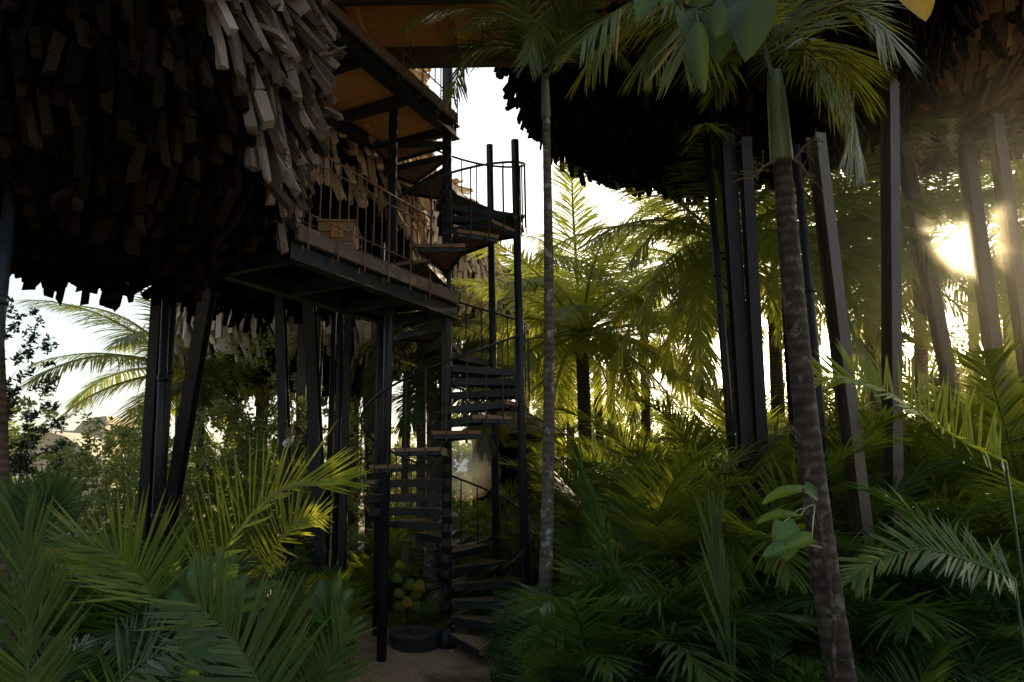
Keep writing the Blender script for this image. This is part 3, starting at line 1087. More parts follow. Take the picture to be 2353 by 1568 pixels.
# crate on the lower walkway
cq = LO + DA * 1.62 + DN * .55
e = empty('wooden_crate', cq, 'pale wooden crate with a hasp plate standing behind the walkway railing', 'crate')
ca = math.atan2(DA.y, DA.x)
e.rotation_euler.z = ca + .55
mb = MB()
for k in range(4):
    for (x0, y0, x1, y1) in ((-.24, -.2, .24, -.182), (-.24, .182, .24, .2), (-.24, -.18, -.222, .18), (.222, -.18, .24, .18)):
        mb.tone = rnd.uniform(.3, .8)
        mb.box((x0, y0, .02 + k * .115), (x1, y1, .128 + k * .115))
mb.box((-.22, -.18, .02), (.22, .18, .04))
mb.obj('box', M['crate'], e)
mb = MB()
for k in range(3): mb.tone = rnd.uniform(.4, .8); mb.box((-.255, -.215 + k * .145, .482), (.255, -.215 + k * .145 + .14, .505))
mb.obj('lid', M['crate'], e)
mb = MB(); mb.box((-.07, -.222, .29), (.08, -.202, .44)); mb.box((-.01, -.232, .33), (.02, -.222, .36)); mb.obj('hasp', M['softwood'], e)
mb = MB(); mb.box((.242, -.05, .29), (.258, .08, .44)); mb.tube([(.258, .02, .38), (.275, .02, .38)], .02, 8); mb.obj('hasp', M['softwood'], e)

# small things around the foot of the stairs
q = PZ(953, 1502, 0)
mb = MB(V((q.x, q.y, 0)))
mb.lathe([(.27, -.02), (.285, .1), (.30, .2), (.315, .225), (.315, .265), (.30, .27), (.235, .268), (.225, .24), (.22, .05), (.0, .05)], (q.x, q.y, 0), 40, .012)
tag(mb.obj('stone_ring', M['stone'], None, True), 'low round black stone planter ring at the foot of the stairs', 'planter')

cp = P(660, 1020, 10.1)
e = empty('security_camera', cp, 'small white dome camera fixed on a leaning steel leg', 'camera')
mb = MB(cp); mb.lathe([(.0, -.06), (.035, -.055), (.058, -.03), (.066, 0), (.058, .035), (.035, .055), (.0, .06)], cp, 24); mb.obj('dome', M['white'], e, True)
mb = MB(cp); c2 = cp + V((.035, -.045, -.012)); mb.lathe([(.0, -.022), (.02, -.014), (.025, 0), (.02, .014), (.0, .022)], c2, 16); mb.obj('lens', M['black'], e, True)
mb = MB(cp); mb.tube([cp + V((0, .03, .03)), cp + V((0, .11, .05)), cp + V((0, .16, .05))], [.045, .035, .05], 14); mb.obj('bracket', M['white'], e)
mb = MB(cp); mb.box(cp + V((-.04, .02, .09)), cp + V((.045, .09, .24))); mb.obj('junction_box', M['rust'], e)

for u, v, Y, hh, wd, lab in ((931, 1290, 10.8, .95, .1, 'short brown timber post behind the green seedling'), ):
    b = P(u, v, Y); b.z = H(b.x, b.y)
    mb = MB(b); mb.tone = .6; mb.bar(b - UP * .1, b + UP * hh, wd, .05, V((0, 1, 0)), .01)
    tag(mb.obj('timber_post', M['deckwood']), lab, 'post')
b = P(995, 1290, 10.2); b.z = 0
e = empty('palm_tree', b, 'mottled palm trunk standing just behind the lowest stair treads', 'palm tree')
mb = MB(b); mb.tube(trunk_pts(b, b + V((.05, .1, 3.4)), 30, .03), [.14 * (1 - .25 * i / 30) * (1 + .03 * (-1) ** i) for i in range(31)], 12); mb.obj('trunk', M['bark_lichen'], e, True)
crown(e, V((.05, .1, 3.4)), 1.5, 14, 'adonidia', -5, 75)

# distant house at the left
b = P(195, 1015, 30); b.z = H(b.x, b.y)
e = empty('house', b, 'distant cream house with curved hood roof above the bushes', 'house')
zt = P(195, 992, 30).z
mb = MB(b); mb.box((b.x - 1.5, b.y, b.z), (b.x + 1.3, b.y + 3, zt + .05)); mb.obj('wall', M['pale'], e)
mb = MB(b)
pr = [(-1.0, -.5), (-.85, .0), (-.5, .38), (0, .6), (.55, .66), (.62, .55), (.5, -.5)]
mb.add([(b.x + .3 + x, b.y - .05, zt + z) for x, z in pr] + [(b.x + .3 + x, b.y + 2, zt + z) for x, z in pr],
       [tuple(range(len(pr)))] + [(i, i + 1, i + 1 + len(pr), i + len(pr)) for i in range(len(pr) - 1)])
mb.obj('hood_roof', M['pale'], e)
b = P(130, 1075, 22); b.z = H(b.x, b.y)
zt = P(105, 990, 22).z
mb = MB(b)
mb.add([(b.x - 1.2, b.y, b.z), (b.x + 2.0, b.y, b.z), (b.x + 1.6, b.y, zt - 1.1), (b.x + .2, b.y, zt - .2), (b.x - .5, b.y, zt), (b.x - 1.2, b.y, zt - .3)] +
       [(b.x - 1.2, b.y + 2, b.z), (b.x + 2.0, b.y + 2, b.z), (b.x + 1.6, b.y + 2, zt - 1.1), (b.x + .2, b.y + 2, zt - .2), (b.x - .5, b.y + 2, zt), (b.x - 1.2, b.y + 2, zt - .3)],
       [(0, 1, 2, 3, 4, 5), (1, 2, 8, 7), (2, 3, 9, 8), (3, 4, 10, 9), (4, 5, 11, 10)])
tag(mb.obj('garden_wall', M['pale']), 'pale sloping masonry wall glimpsed through the bushes below the house', 'wall')

# thatched cone roof behind the stairs
b = P(1150, 1040, 17); b.z = H(b.x, b.y)
e = empty('thatched_hut', b, 'low hut with grey conical thatch behind the staircase posts', 'hut')
zt, ze = P(1150, 925, 17).z, P(1150, 1000, 17).z
mb = MB(b)
for i in range(7):
    t0, t1 = i / 7, (i + 1) / 7
    mb.lathe([(.02 + 1.35 * t0, zt + (ze - zt) * t0), (.02 + 1.42 * t1, zt + (ze - zt) * (t1 + .02))], b * V((1, 1, 0)).x if False else (b.x + .25, b.y, 0), 40, .03)
mb.obj('roof', M['thatch'], e)
mb = MB(b); mb.lathe([(.95, b.z - .1), (.95, ze - .02)], (b.x + .25, b.y, 0), 24); mb.obj('wall', M['shingle_dark'], e)

# ------------------------------------------------------------------ palms with trunks
def fronds(e, lst, LL, W, n, m_, rr=.014, droop=.16, a0=62, a1=24):
    org = V(e.location)
    for (pts, nv, lift) in lst:
        pts = [P(*q) for q in pts]
        mb = MB(org)
        nv = V(nv)
        frond_on(mb, smooth(pts), lambda t, T: nv, LL * rnd.uniform(.9, 1.1), W, n, a0, a1, lift, droop, .12, rr, .15, tipk=.5)
        mb.obj('frond', M[m_], e)


def smooth(pts, k=5):
    out = []
    for i in range(len(pts) - 1):
        p0, p1, p2, p3 = pts[max(i - 1, 0)], pts[i], pts[i + 1], pts[min(i + 2, len(pts) - 1)]
        for j in range(k):
            t = j / k
            out.append(.5 * ((2 * p1) + (p2 - p0) * t + (2 * p0 - 5 * p1 + 4 * p2 - p3) * t * t + (3 * p1 - p0 - 3 * p2 + p3) * t ** 3))
    return out + [pts[-1]]


def pal(name, ub, vb, ut, vt, Y0, Y1, *a, **k):
    b, t = P(ub, vb, Y0), P(ut, vt, Y1)
    d = (t - b)
    h = H(b.x, b.y) - .05
    b = b + d * ((h - b.z) / d.z)
    return palm(name, b, t, *a, **k)


e = pal('slim_palm', 1247, 1160, 1255, 272, 6.3, 6.3, .068, .038, 'slim grey ringed palm with lichen spots beside the staircase posts', 1.2, 3, 'adonidia', barkm='bark_lichen', lo=60, hi=84, bow=-.05, shaft=.48)
fronds(e, [([(1243, 160, 6.3), (1190, 62, 6.2), (1100, 20, 6.2), (1000, 24, 6.1), (930, 62, 6.0)], (0, -.5, .9), -8),
           ([(1243, 165, 6.3), (1190, 112, 6.2), (1120, 106, 6.2), (1065, 140, 6.2), (1040, 215, 6.1)], (0, -.5, .9), -10),
           ([(1243, 155, 6.3), (1225, 60, 6.2), (1185, -40, 6.2), (1110, -80, 6.1)], (0, -.6, .8), 10),
           ([(1246, 155, 6.3), (1275, 50, 6.2), (1330, -30, 6.2), (1410, -40, 6.2)], (0, -.6, .8), 0),
           ([(1244, 158, 6.3), (1215, 80, 6.1), (1150, 40, 5.9), (1060, 60, 5.7)], (0, -.6, .8), -8),
           ([(1246, 158, 6.3), (1250, 90, 6.2), (1246, 50, 5.9), (1232, 70, 5.6), (1215, 140, 5.5)], (.2, -.3, .9), -15),
           ([(1248, 160, 6.3), (1300, 95, 6.4), (1370, 80, 6.4), (1430, 130, 6.4)], (0, -.5, .9), -8),
           ([(1244, 155, 6.3), (1200, 40, 6.5), (1130, -20, 6.8), (1050, -20, 7.0)], (0, -.5, .9), 0)], .50, .018, 66, 'adonidia_light')
e = pal('leaning_palm', 1925, 1400, 1797, 372, 4.2, 4.25, .092, .058, 'stout leaning palm with smooth green crownshaft in front of the brown legs', 1.5, 2, 'adonidia', lo=70, hi=84, bow=.05, shaft=.66, barkm='bark_dark')
fronds(e, [([(1783, 110, 4.25), (1690, -5, 4.1), (1570, -20, 3.9), (1440, 10, 3.8), (1340, 90, 3.7)], (0, -.5, .9), -12),
           ([(1783, 115, 4.25), (1710, 40, 4.2), (1630, 20, 4.1), (1540, 60, 4.0), (1480, 140, 4.0)], (.1, -.4, .9), -14),
           ([(1800, 116, 4.25), (1845, 116, 4.2), (1895, 165, 4.1), (1935, 235, 4.0), (1950, 320, 4.0)], (.5, -.3, .8), -5),
           ([(1800, 112, 4.25), (1890, 20, 4.2), (1975, 20, 4.1), (2040, 80, 4.0)], (.1, -.5, .9), -8),
           ([(1795, 105, 4.25), (1810, -20, 4.25), (1850, -110, 4.2), (1930, -140, 4.2)], (0, -.6, .8), 5),
           ([(1785, 105, 4.25), (1760, -40, 4.3), (1700, -140, 4.3), (1600, -170, 4.3)], (0, -.6, .8), 5),
           ([(1798, 125, 4.3), (1860, 90, 4.6), (1930, 120, 4.9), (1965, 200, 5.1)], (.2, -.4, .9), -10),
           ([(1786, 112, 4.2), (1740, 20, 4.0), (1660, -10, 3.8), (1600, 40, 3.6), (1570, 130, 3.5)], (0, -.4, .9), -14),
           ([(1800, 120, 4.2), (1850, 90, 4.4), (1920, 150, 4.5), (1960, 250, 4.5), (1965, 350, 4.5)], (.3, -.3, .9), -12),
           ([(1783, 112, 4.3), (1680, 30, 4.4), (1540, 0, 4.5), (1420, 60, 4.6), (1350, 150, 4.6)], (0, -.4, .9), -14),
           ([(1786, 118, 4.3), (1730, 60, 4.6), (1660, 60, 4.9), (1610, 120, 5.1)], (-.2, -.4, .9), -10)], .58, .021, 70, 'adonidia_light', droop=.15)
pal('coconut_palm', 1345, 1000, 1336, 760, 15.2, 15.2, .17, .14, 'bright yellow green coconut palm with a fibrous crown in the middle', 3.8, 36, 'coconut', lo=-30, hi=86, fibre=True)
pal('coconut_palm', 428, 1150, 418, 850, 15.5, 15.3, .12, .10, 'coconut palm with pale trunk behind the leaning leg at the hedge', 3.3, 26, 'coconut', lo=-25, hi=86, bow=.1)
e3 = pal('coconut_palm', 1700, 1000, 1662, 540, 11.2, 11.2, .12, .10, 'coconut palm with long drooping fronds behind the thin steel pipe', 3.4, 22, 'coconut', lo=-35, hi=80)
pal('coconut_palm', 1790, 1000, 1775, 640, 15, 15, .16, .13, 'backlit coconut palm showing between the paired dark legs', 3.8, 16, 'coconut', lo=-20, hi=84)
pal('coconut_palm', 2010, 1000, 2005, 600, 14.5, 14.5, .16, .13, 'backlit coconut palm behind the tall vertical brown column', 3.8, 22, 'coconut', lo=-25, hi=84)
e5 = pal('coconut_palm', 2120, 1000, 2110, 610, 19, 19, .16, .13, 'hazy coconut palm in front of the sun glare', 3.8, 15, 'coconut', lo=-20, hi=84)
pal('coconut_palm', 2330, 1000, 2310, 510, 17, 17, .16, .13, 'hazy coconut palm at the edge beyond the sun glare', 3.8, 15, 'coconut', lo=-20, hi=84)
pal('coconut_palm', 1215, 1000, 1190, 830, 20, 20, .14, .11, 'pale coconut palm rising behind the distant grey shingled treehouse', 3.2, 18, 'coconut', lo=-20, hi=84)
pal('coconut_palm', 2240, 1000, 2235, 600, 19.5, 19.5, .16, .13, 'small far coconut palm below the sun glare', 3.8, 15, 'coconut', lo=-25, hi=84)
pal('coconut_palm', 1690, 1000, 1660, 640, 20, 20, .16, .13, 'far coconut palm filling the gap beside the dark pipe', 3.2, 14, 'coconut', lo=-25, hi=84)
fronds(e3, [([(1500, 640, 10.6), (1560, 680, 10.5), (1615, 770, 10.4), (1648, 890, 10.3)], (.5, -.4, .8), -15),
            ([(1535, 430, 10.8), (1590, 490, 10.7), (1635, 600, 10.6), (1655, 730, 10.5)], (.5, -.4, .8), -10),
            ([(1662, 560, 11.2), (1600, 500, 10.9), (1520, 520, 10.6), (1450, 600, 10.4)], (-.3, -.4, .9), -10),
            ([(1662, 560, 11.2), (1590, 560, 10.9), (1520, 620, 10.6), (1480, 740, 10.4)], (-.4, -.4, .9), -10),
            ([(1662, 570, 11.2), (1610, 620, 11.0), (1560, 720, 10.8), (1530, 850, 10.7)], (-.5, -.4, .8), -12),
            ([(1230, 585, 12.8), (1320, 595, 12.6), (1420, 650, 12.4), (1500, 740, 12.3)], (.2, -.4, .9), -10),
            ([(1330, 720, 13.6), (1265, 640, 13.2), (1180, 660, 12.9), (1120, 760, 12.7)], (-.3, -.4, .9), -12),
            ([(1345, 720, 13.6), (1420, 660, 13.0), (1500, 720, 12.6), (1545, 860, 12.4)], (.3, -.4, .9), -12),
            ([(1345, 740, 13.4), (1395, 760, 12.8), (1440, 850, 12.4), (1455, 960, 12.2)], (.4, -.4, .8), -12),
            ([(1250, 800, 12.8), (1340, 790, 12.7), (1420, 810, 12.6), (1490, 860, 12.5)], (.1, -.4, .9), -10)], .68, .03, 66, 'coconut', .016, .2)
e4 = pal('coconut_palm', 1935, 1000, 1930, 520, 12.2, 12.2, .13, .11, 'backlit coconut palm between the dark I beam and the vertical column', 3.0, 20, 'coconut', lo=-25, hi=84)
pal('coconut_palm', 2120, 1000, 2110, 530, 13.0, 13.0, .13, .11, 'backlit coconut palm beside the first leaning brown leg', 3.0, 18, 'coconut', lo=-25, hi=84)
e6 = pal('coconut_palm', 2420, 1000, 2400, 480, 12.0, 12.0, .13, .11, 'backlit coconut palm cut off by the frame edge', 3.2, 18, 'coconut', lo=-25, hi=84)
fronds(e4, [([(1930, 520, 12.2), (1985, 470, 12.0), (2060, 520, 11.8), (2110, 640, 11.7)], (.3, -.4, .8), -10),
            ([(1930, 530, 12.2), (1960, 560, 11.9), (2000, 660, 11.7), (2020, 800, 11.6)], (.4, -.4, .8), -10),
            ([(2080, 780, 11.2), (2040, 700, 11.2), (1990, 610, 11.2), (1920, 560, 11.2)], (-.2, -.8, .5), 0)], .6, .026, 70, 'coconut', .014, .16)
fronds(e5, [([(2110, 530, 13.0), (2060, 470, 12.6), (1990, 480, 12.3), (1930, 580, 12.1)], (-.3, -.4, .8), -10),
            ([(2110, 530, 13.0), (2150, 480, 12.6), (2230, 470, 12.4), (2320, 560, 12.2)], (.3, -.4, .8), -10),
            ([(2110, 540, 13.0), (2140, 590, 12.6), (2165, 690, 12.4), (2170, 820, 12.3)], (.4, -.4, .8), -10),
            ([(2110, 535, 13.0), (2070, 580, 12.6), (2050, 690, 12.4), (2060, 820, 12.3)], (-.4, -.4, .8), -10)], .62, .026, 70, 'coconut', .014, .16)
fronds(e6, [([(2400, 480, 12.0), (2330, 430, 11.8), (2240, 450, 11.6), (2160, 500, 11.5)], (-.3, -.4, .8), -10),
            ([(2400, 490, 12.0), (2330, 560, 11.8), (2270, 660, 11.6), (2240, 800, 11.5)], (-.4, -.4, .8), -10),
            ([(2400, 500, 12.0), (2360, 600, 11.8), (2330, 720, 11.6), (2330, 850, 11.5)], (-.4, -.4, .8), -10)], .62, .026, 70, 'coconut', .014, .16)
pal('coconut_palm', 1610, 1000, 1600, 610, 18.5, 18.5, .14, .12, 'far coconut palm between the drooping fronds and the steel pipe', 3.0, 16, 'coconut', lo=-25, hi=84)
pal('coconut_palm', 1485, 1000, 1480, 760, 18.5, 18.5, .14, .12, 'far low coconut palm right of the bright coconut palm', 2.8, 14, 'coconut', lo=-25, hi=84)
pal('fan_crown_palm', 968, 1000, 968, 770, 11.6, 11.6, .09, .07, 'dark small palm hanging its fronds behind the staircase column', 1.5, 16, 'adonidia', lo=-30, hi=75)
pal('fan_crown_palm', 458, 1100, 462, 880, 12.5, 12.5, .08, .06, 'small dark smooth palm beside the leaning leg', 1.2, 12, 'adonidia', lo=-20, hi=75)
pal('palm_tree', -4, 900, -14, 640, 6.2, 6.2, .07, .06, 'ringed palm trunk at the edge beside the dangling planks', 1.2, 2, 'adonidia', lo=78, hi=84)

# flower stalk on the leaning palm
b = P(1800, 372, 4.25)
e = empty('flower_stalk', b, 'dry branching flower stalks sprouting below the green crownshaft', 'flower stalk')
mb = MB(b)
for sx, du, dv in ((1, 75, -55), (1, 60, 35), (-1, -75, 40)):
    tip = P(1800 + du, 372 + dv, 4.15)
    st = b + V((.06 * sx, -.03, 0))
    mb.tube([st, st.lerp(tip, .5) + UP * .02, tip], [.011, .008, .005], 5)
    for k in range(13):
        s_ = st.lerp(tip, rnd.uniform(.35, 1))
        d = V((sx * rnd.uniform(-.1, 1), rnd.uniform(-.6, .6), rnd.uniform(-.9, .7))).normalized() * rnd.uniform(.05, .15)
        mb.tube([s_, s_ + d * .5 + V((0, 0, .01)), s_ + d], [.0035, .0025, .002], 4)
        if rnd.random() < .6: mb.lathe([(.0, -.009), (.008, 0), (.0, .009)], s_ + d, 6)
mb.obj('twig', M['twig'], e)

# broad leaves hanging near the top
def leafplant(name, lab, cat, base, leaves, m_, stem=True, stempts=None, group=None):
    """leaves: (u0,v0,u1,v1,width px,Y,shape,curl,fold,facing[,material])"""
    base = V(base)
    e = empty(name, base, lab, cat, group)
    if stempts:
        mb = MB(base); mb.tube(stempts, [.011] * len(stempts), 7); mb.obj('stem', M['bark_dark'], e, True)
    for l in leaves:
        ua, va, ub, vb, wpx, Y, shp, cu, fo, fc = l[:10]
        a, b = P(ua, va, Y), P(ub, vb, Y - (l[11] if len(l) > 11 else 0))
        W = wpx / F * Y * .95
        mb = MB(base)
        mb.tone = rnd.uniform(.35, .65)
        leaf_blade(mb, a, b, W, V(fc), cu, fo, shp, 12, .006)
        if stem:
            s0 = base if not stempts else min((V(q) for q in stempts), key=lambda q: (q - a).length)
            mb2 = MB(base); mid = s0.lerp(a, .55) + V((0, 0, .02))
            mb2.tube([s0, mid, a], [.007, .005, .004], 5)
            lf = mb.obj('leaf', M[l[10] if len(l) > 10 else m_], e, True)
            mb2.obj('leaf_stalk', M['crownshaft'], lf)
        else:
            mb.obj('leaf', M[l[10] if len(l) > 10 else m_], e, True)
    return e


vs = [P(1700, -60, 3.5), P(1645, 5, 3.5), P(1598, 20, 3.45), P(1560, 10, 3.45)]
leafplant('climbing_vine', 'dark vine with big heart shaped leaves hanging before the right treehouse', 'vine', vs[0],
          [(1572, 28, 1592, 128, 84, 3.4, 'heart', .1, .2, (.2, -1, .3)), (1604, 52, 1618, 214, 60, 3.3, 'oval', .12, .9, (-.5, -1, .1)),
           (1638, 40, 1652, 146, 96, 3.45, 'heart', .05, .2, (0, -1, .2)), (1722, -50, 1712, 144, 140, 3.3, 'heart', .08, .25, (0, -1, .15)),
           (1690, 5, 1642, 88, 92, 3.25, 'heart', .1, .2, (.2, -1, .7)), (1490, -40, 1462, 52, 62, 3.4, 'oval', .1, .3, (.3, -1, .1), 'broad'),
           (1560, -40, 1520, 20, 60, 3.4, 'heart', .1, .3, (.1, -1, .3), 'broad'), (1660, -60, 1600, 22, 80, 3.3, 'heart', .1, .3, (.1, -1, .2))], 'heart', True, vs)
q0 = P(2080, -90, 2.8)
leafplant('leafy_branch', 'single golden yellow round leaf hanging into the top edge', 'branch', q0,
          [(2055, -66, 2128, 50, 140, 2.8, 'heart', .08, .12, (.1, -1, .1), 'gold')], 'gold', True, [q0 + V((.1, 0, .3)), q0, P(2060, -68, 2.8)])
sb = P(1838, 1420, 3.75)
sg = [V((sb.x + .15, sb.y + .3, H(sb.x, sb.y))), P(1918, 1420, 4.08), P(1890, 1260, 4.08), P(1872, 1160, 4.08)]
leafplant('climbing_vine', 'lime green arrow leaved climber on the lower trunk of the leaning palm', 'vine', sg[0],
          [(1842, 1128, 1750, 1160, 40, 3.7, 'heart', .1, .3, (0, -.6, 1), 'lime'), (1838, 1186, 1738, 1204, 30, 3.7, 'oval', .1, .5, (0, -.7, 1), 'lime'),
           (1800, 1200, 1806, 1290, 68, 3.65, 'heart', .12, .25, (-.1, -1, .4), 'broad'), (1866, 1238, 1798, 1262, 42, 3.6, 'heart', .1, .3, (0, -1, .9), 'lime'),
           (1806, 1258, 1752, 1280, 36, 3.6, 'heart', .1, .3, (0, -1, .8), 'broad'), (1848, 1116, 1880, 1150, 30, 3.8, 'heart', .1, .3, (0, -1, .6), 'broad')], 'broad', True, sg)

Yp = 5.3
pb = P(478, 1440, Yp)
st = [V((pb.x, pb.y, 0)), pb]
leafplant('paddle_leaf_shrub', 'broad paddle leaved shrub in front of the yellow frond', 'shrub', st[0],
          [(482, 1420, 512, 1262, 46, Yp, 'paddle', .06, .2, (-.3, -1, .2)), (474, 1420, 452, 1272, 50, Yp, 'paddle', .1, .2, (.2, -1, .3)),
           (488, 1425, 575, 1322, 48, Yp, 'paddle', .08, .2, (.2, -.7, .7)), (468, 1425, 372, 1330, 40, Yp, 'paddle', .08, .25, (-.3, -.7, .6)),
           (492, 1432, 655, 1340, 52, Yp, 'paddle', .12, .2, (.2, -.5, 1)), (465, 1432, 400, 1290, 40, Yp + .15, 'paddle', .08, .2, (-.1, -1, .2)),
           (480, 1420, 545, 1268, 42, Yp + .2, 'paddle', .08, .2, (.4, -1, .1)), (486, 1440, 620, 1392, 48, Yp - .1, 'paddle', .12, .2, (.1, -.5, 1)),
           (470, 1445, 360, 1395, 36, Yp - .1, 'paddle', .1, .2, (0, -.4, 1)), (430, 1500, 428, 1412, 44, Yp - .3, 'paddle', .05, .2, (0, -1, .1)), (440, 1490, 440, 1590, 44, Yp - .4, 'paddle', .05, .2, (0, -1, .4))], 'broad', False, st)
Yp = 6.6
pb = P(756, 1440, Yp)
st = [V((pb.x, pb.y, 0)), pb]
leafplant('paddle_leaf_shrub', 'small upright paddle leaved shrub left of the round stone ring', 'shrub', st[0],
          [(756, 1425, 784, 1318, 40, Yp, 'paddle', .06, .2, (-.3, -1, .2)), (752, 1425, 738, 1330, 36, Yp, 'paddle', .06, .2, (.2, -1, .2)),
           (750, 1430, 716, 1368, 30, Yp, 'paddle', .1, .2, (-.2, -.8, .5)), (760, 1430, 812, 1352, 36, Yp, 'paddle', .1, .2, (.3, -.8, .6)),
           (754, 1440, 700, 1420, 30, Yp - .2, 'paddle', .1, .2, (0, -.5, 1)), (760, 1440, 806, 1420, 30, Yp - .2, 'paddle', .1, .2, (0, -.5, 1)), (752, 1400, 765, 1330, 34, Yp + .2, 'paddle', .1, .2, (0, -1, .1))], 'broad', False, st)

# round-leaved seedling behind the stone ring, low cover around it
b = P(938, 1440, 9.6); b.z = 0
st = [b, b + V((-.02, .02, .5)), b + V((-.06, .0, 1.0))]
lv = []
for (u, v, wpx) in ((918, 1300, 22), (910, 1330, 24), (915, 1365, 22), (940, 1345, 30), (962, 1348, 30), (955, 1365, 36), (935, 1385, 26), (958, 1395, 28), (915, 1395, 24), (1000, 1400, 26), (985, 1405, 22)):
    lv.append((u - 8, v - 5, u + 14, v + 7, wpx, 9.4, 'heart', .1, .15, (.2 * rnd.uniform(-1, 1), -1, .8), 'gold' if rnd.random() < .1 else 'lime'))
leafplant('seedling', 'yellow green round leaved seedling behind the stone planter ring', 'plant', b, lv, 'lime', False, st)
rs = random.Random(5)
b = PZ(950, 1466, 0); b.z = 0
mb = MB(b)
for k in range(900):
    x, y = b.x + rs.gauss(0.02, .30), b.y + abs(rs.gauss(.1, .42)) - .05
    z = H(x, y) + rs.uniform(.02, .24) * math.exp(-((x - b.x) / .5) ** 2)
    mb.tone = min(1.1, max(0, rs.gauss(.5, .2)))
    a = rs.uniform(0, 6.28); s = rs.uniform(.035, .075)
    d = V((math.cos(a), math.sin(a), rs.uniform(-.2, .6))).normalized()
    wv = d.cross(V((rs.gauss(0, .4), rs.gauss(0, .4), 1))).normalized()
    q = V((x, y, z))
    mb.add([q, q + d * s * .5 + wv * s * .36, q + d * s, q + d * s * .5 - wv * s * .36], [(0, 1, 2, 3)])
tag(mb.obj('ground_cover', M['groundleaf']), 'low yellow green leafy ground cover behind the stone ring', 'ground cover', kind='stuff')
mb = MB(V((0, 9, 0)))
for k in range(9000):
    y = rs.uniform(3.2, 20); x = rs.uniform(-.85, .85) * (y * .9 + 1)
    uu = 1176 + 1568 * x / (y * .98)
    if 790 < uu < 1090 and y < 10.8: continue
    z = H(x, y) + rs.uniform(0, .30)
    mb.tone = min(1, max(0, rs.gauss(.4, .2)))
    a = rs.uniform(0, 6.28); s = rs.uniform(.08, .26)
    d = V((math.cos(a), math.sin(a), rs.uniform(.1, 1.3))).normalized()
    wv = d.cross(V((rs.gauss(0, .5), rs.gauss(0, .5), 1))).normalized()
    q = V((x, y, z))
    mb.add([q, q + d * s * .45 + wv * s * .16, q + d * s - UP * s * .15, q + d * s * .45 - wv * s * .16], [(0, 1, 2, 3)])
tag(mb.obj('undergrowth', M['areca_dark']), 'mass of small dark leaves covering the ground between the palms', 'undergrowth', kind='stuff')

mb = MB(V((-1, 8.6, 0)))
for k in range(260):
    x, y = rs.uniform(-2.1, -.1), rs.uniform(7.2, 12.5)
    mb.tone = min(1, max(0, rs.gauss(.5, .25)))
    a = rs.uniform(0, 6.28); sz = rs.uniform(.02, .075)
    q = V((x, y, H(x, y) + .03 + rs.uniform(0, .02)))
    d = V((math.cos(a), math.sin(a), rs.uniform(-.1, .25))).normalized()
    wv = d.cross(V((rs.gauss(0, .3), rs.gauss(0, .3), 1))).normalized()
    mb.add([q, q + d * sz * .5 + wv * sz * .2, q + d * sz, q + d * sz * .5 - wv * sz * .2], [(0, 1, 2, 3)])
tag(mb.obj('leaf_litter', M['shingle_tan']), 'dry brown leaf litter scattered on the sandy path', 'leaf litter', kind='stuff')

# ------------------------------------------------------------------ large single fronds seen close up
def hero(name, lab, pts, LL, W, n, m_, nv=(0, -1, .25), cat='palm', base=None, **k):
    pts = [P(*q) for q in pts]
    # smooth the rachis
    out = []
    for i in range(len(pts) - 1):
        p0, p1, p2, p3 = pts[max(i - 1, 0)], pts[i], pts[i + 1], pts[min(i + 2, len(pts) - 1)]
        for j in range(5):
            t = j / 5
            out.append(.5 * ((2 * p1) + (p2 - p0) * t + (2 * p0 - 5 * p1 + 4 * p2 - p3) * t * t + (3 * p1 - p0 - 3 * p2 + p3) * t ** 3))
    out.append(pts[-1])
    b = V((out[0].x, out[0].y, H(out[0].x, out[0].y)))
    e = empty(name, b, lab, cat)
    mb = MB(b)
    nv = V(nv)
    frond_on(mb, out, lambda t, T: nv, LL, W, n, rr=k.pop('rr', .012), **k)
    mb.obj('frond', M[m_], e)
    if out[0].z > b.z + .1:
        mb = MB(b); bb = b + (out[0] - out[min(4, len(out) - 1)]) * V((1, 1, 0)) * .7; mb.tube([bb, b.lerp(out[0], .55), out[0]], [.016, .012, .010], 6); mb.obj('stalk', M['areca_dark'], e, True)
    return e


hero('feather_palm', 'large yellow sunlit palm frond arching in front of the leaning legs', [(455, 1345, 5.9), (498, 1289, 5.8), (571, 1190, 5.7), (631, 1137, 5.6), (690, 1110, 5.5), (782, 1106, 5.4)],
     .74, .029, 46, 'yellowfrond', (-.4, -.82, .4), lift=33, droop=-.01, start=.02, a0=64, a1=14, tipk=.45)
hero('feather_palm', 'smaller yellow frond curling below the large sunlit one', [(600, 1310, 6.4), (650, 1235, 6.3), (690, 1195, 6.3), (745, 1185, 6.2)], .46, .02, 40, 'yellowfrond', (-.3, -.9, .3), lift=25, droop=.02, start=.05)
hero('feather_palm', 'olive frond arching over the shaded hollow left of the yellow frond', [(355, 1390, 5.2), (320, 1320, 5.2), (255, 1270, 5.1), (170, 1262, 5.0)], .62, .022, 44, 'areca', (.3, -.75, .55), lift=30, droop=-.02, start=.02)
hero('feather_palm', 'upright fresh green frond with V shaped leaflets at the lower edge', [(66, 1640, 3.9), (64, 1500, 3.9), (61, 1370, 3.9), (54, 1235, 3.9)], .56, .022, 46, 'fresh', (.1, -1, .1), lift=18, droop=-.01, start=.0, a0=50, a1=16, tipk=.55)
hero('feather_palm', 'blue green frond with long upright leaflets at the bottom edge', [(625, 1640, 4.3), (580, 1540, 4.3), (532, 1462, 4.3), (455, 1390, 4.2)], .60, .027, 36, 'fresh', (.35, -.8, .45), lift=26, droop=-.01, start=0, a0=68, a1=35, tipk=.6)
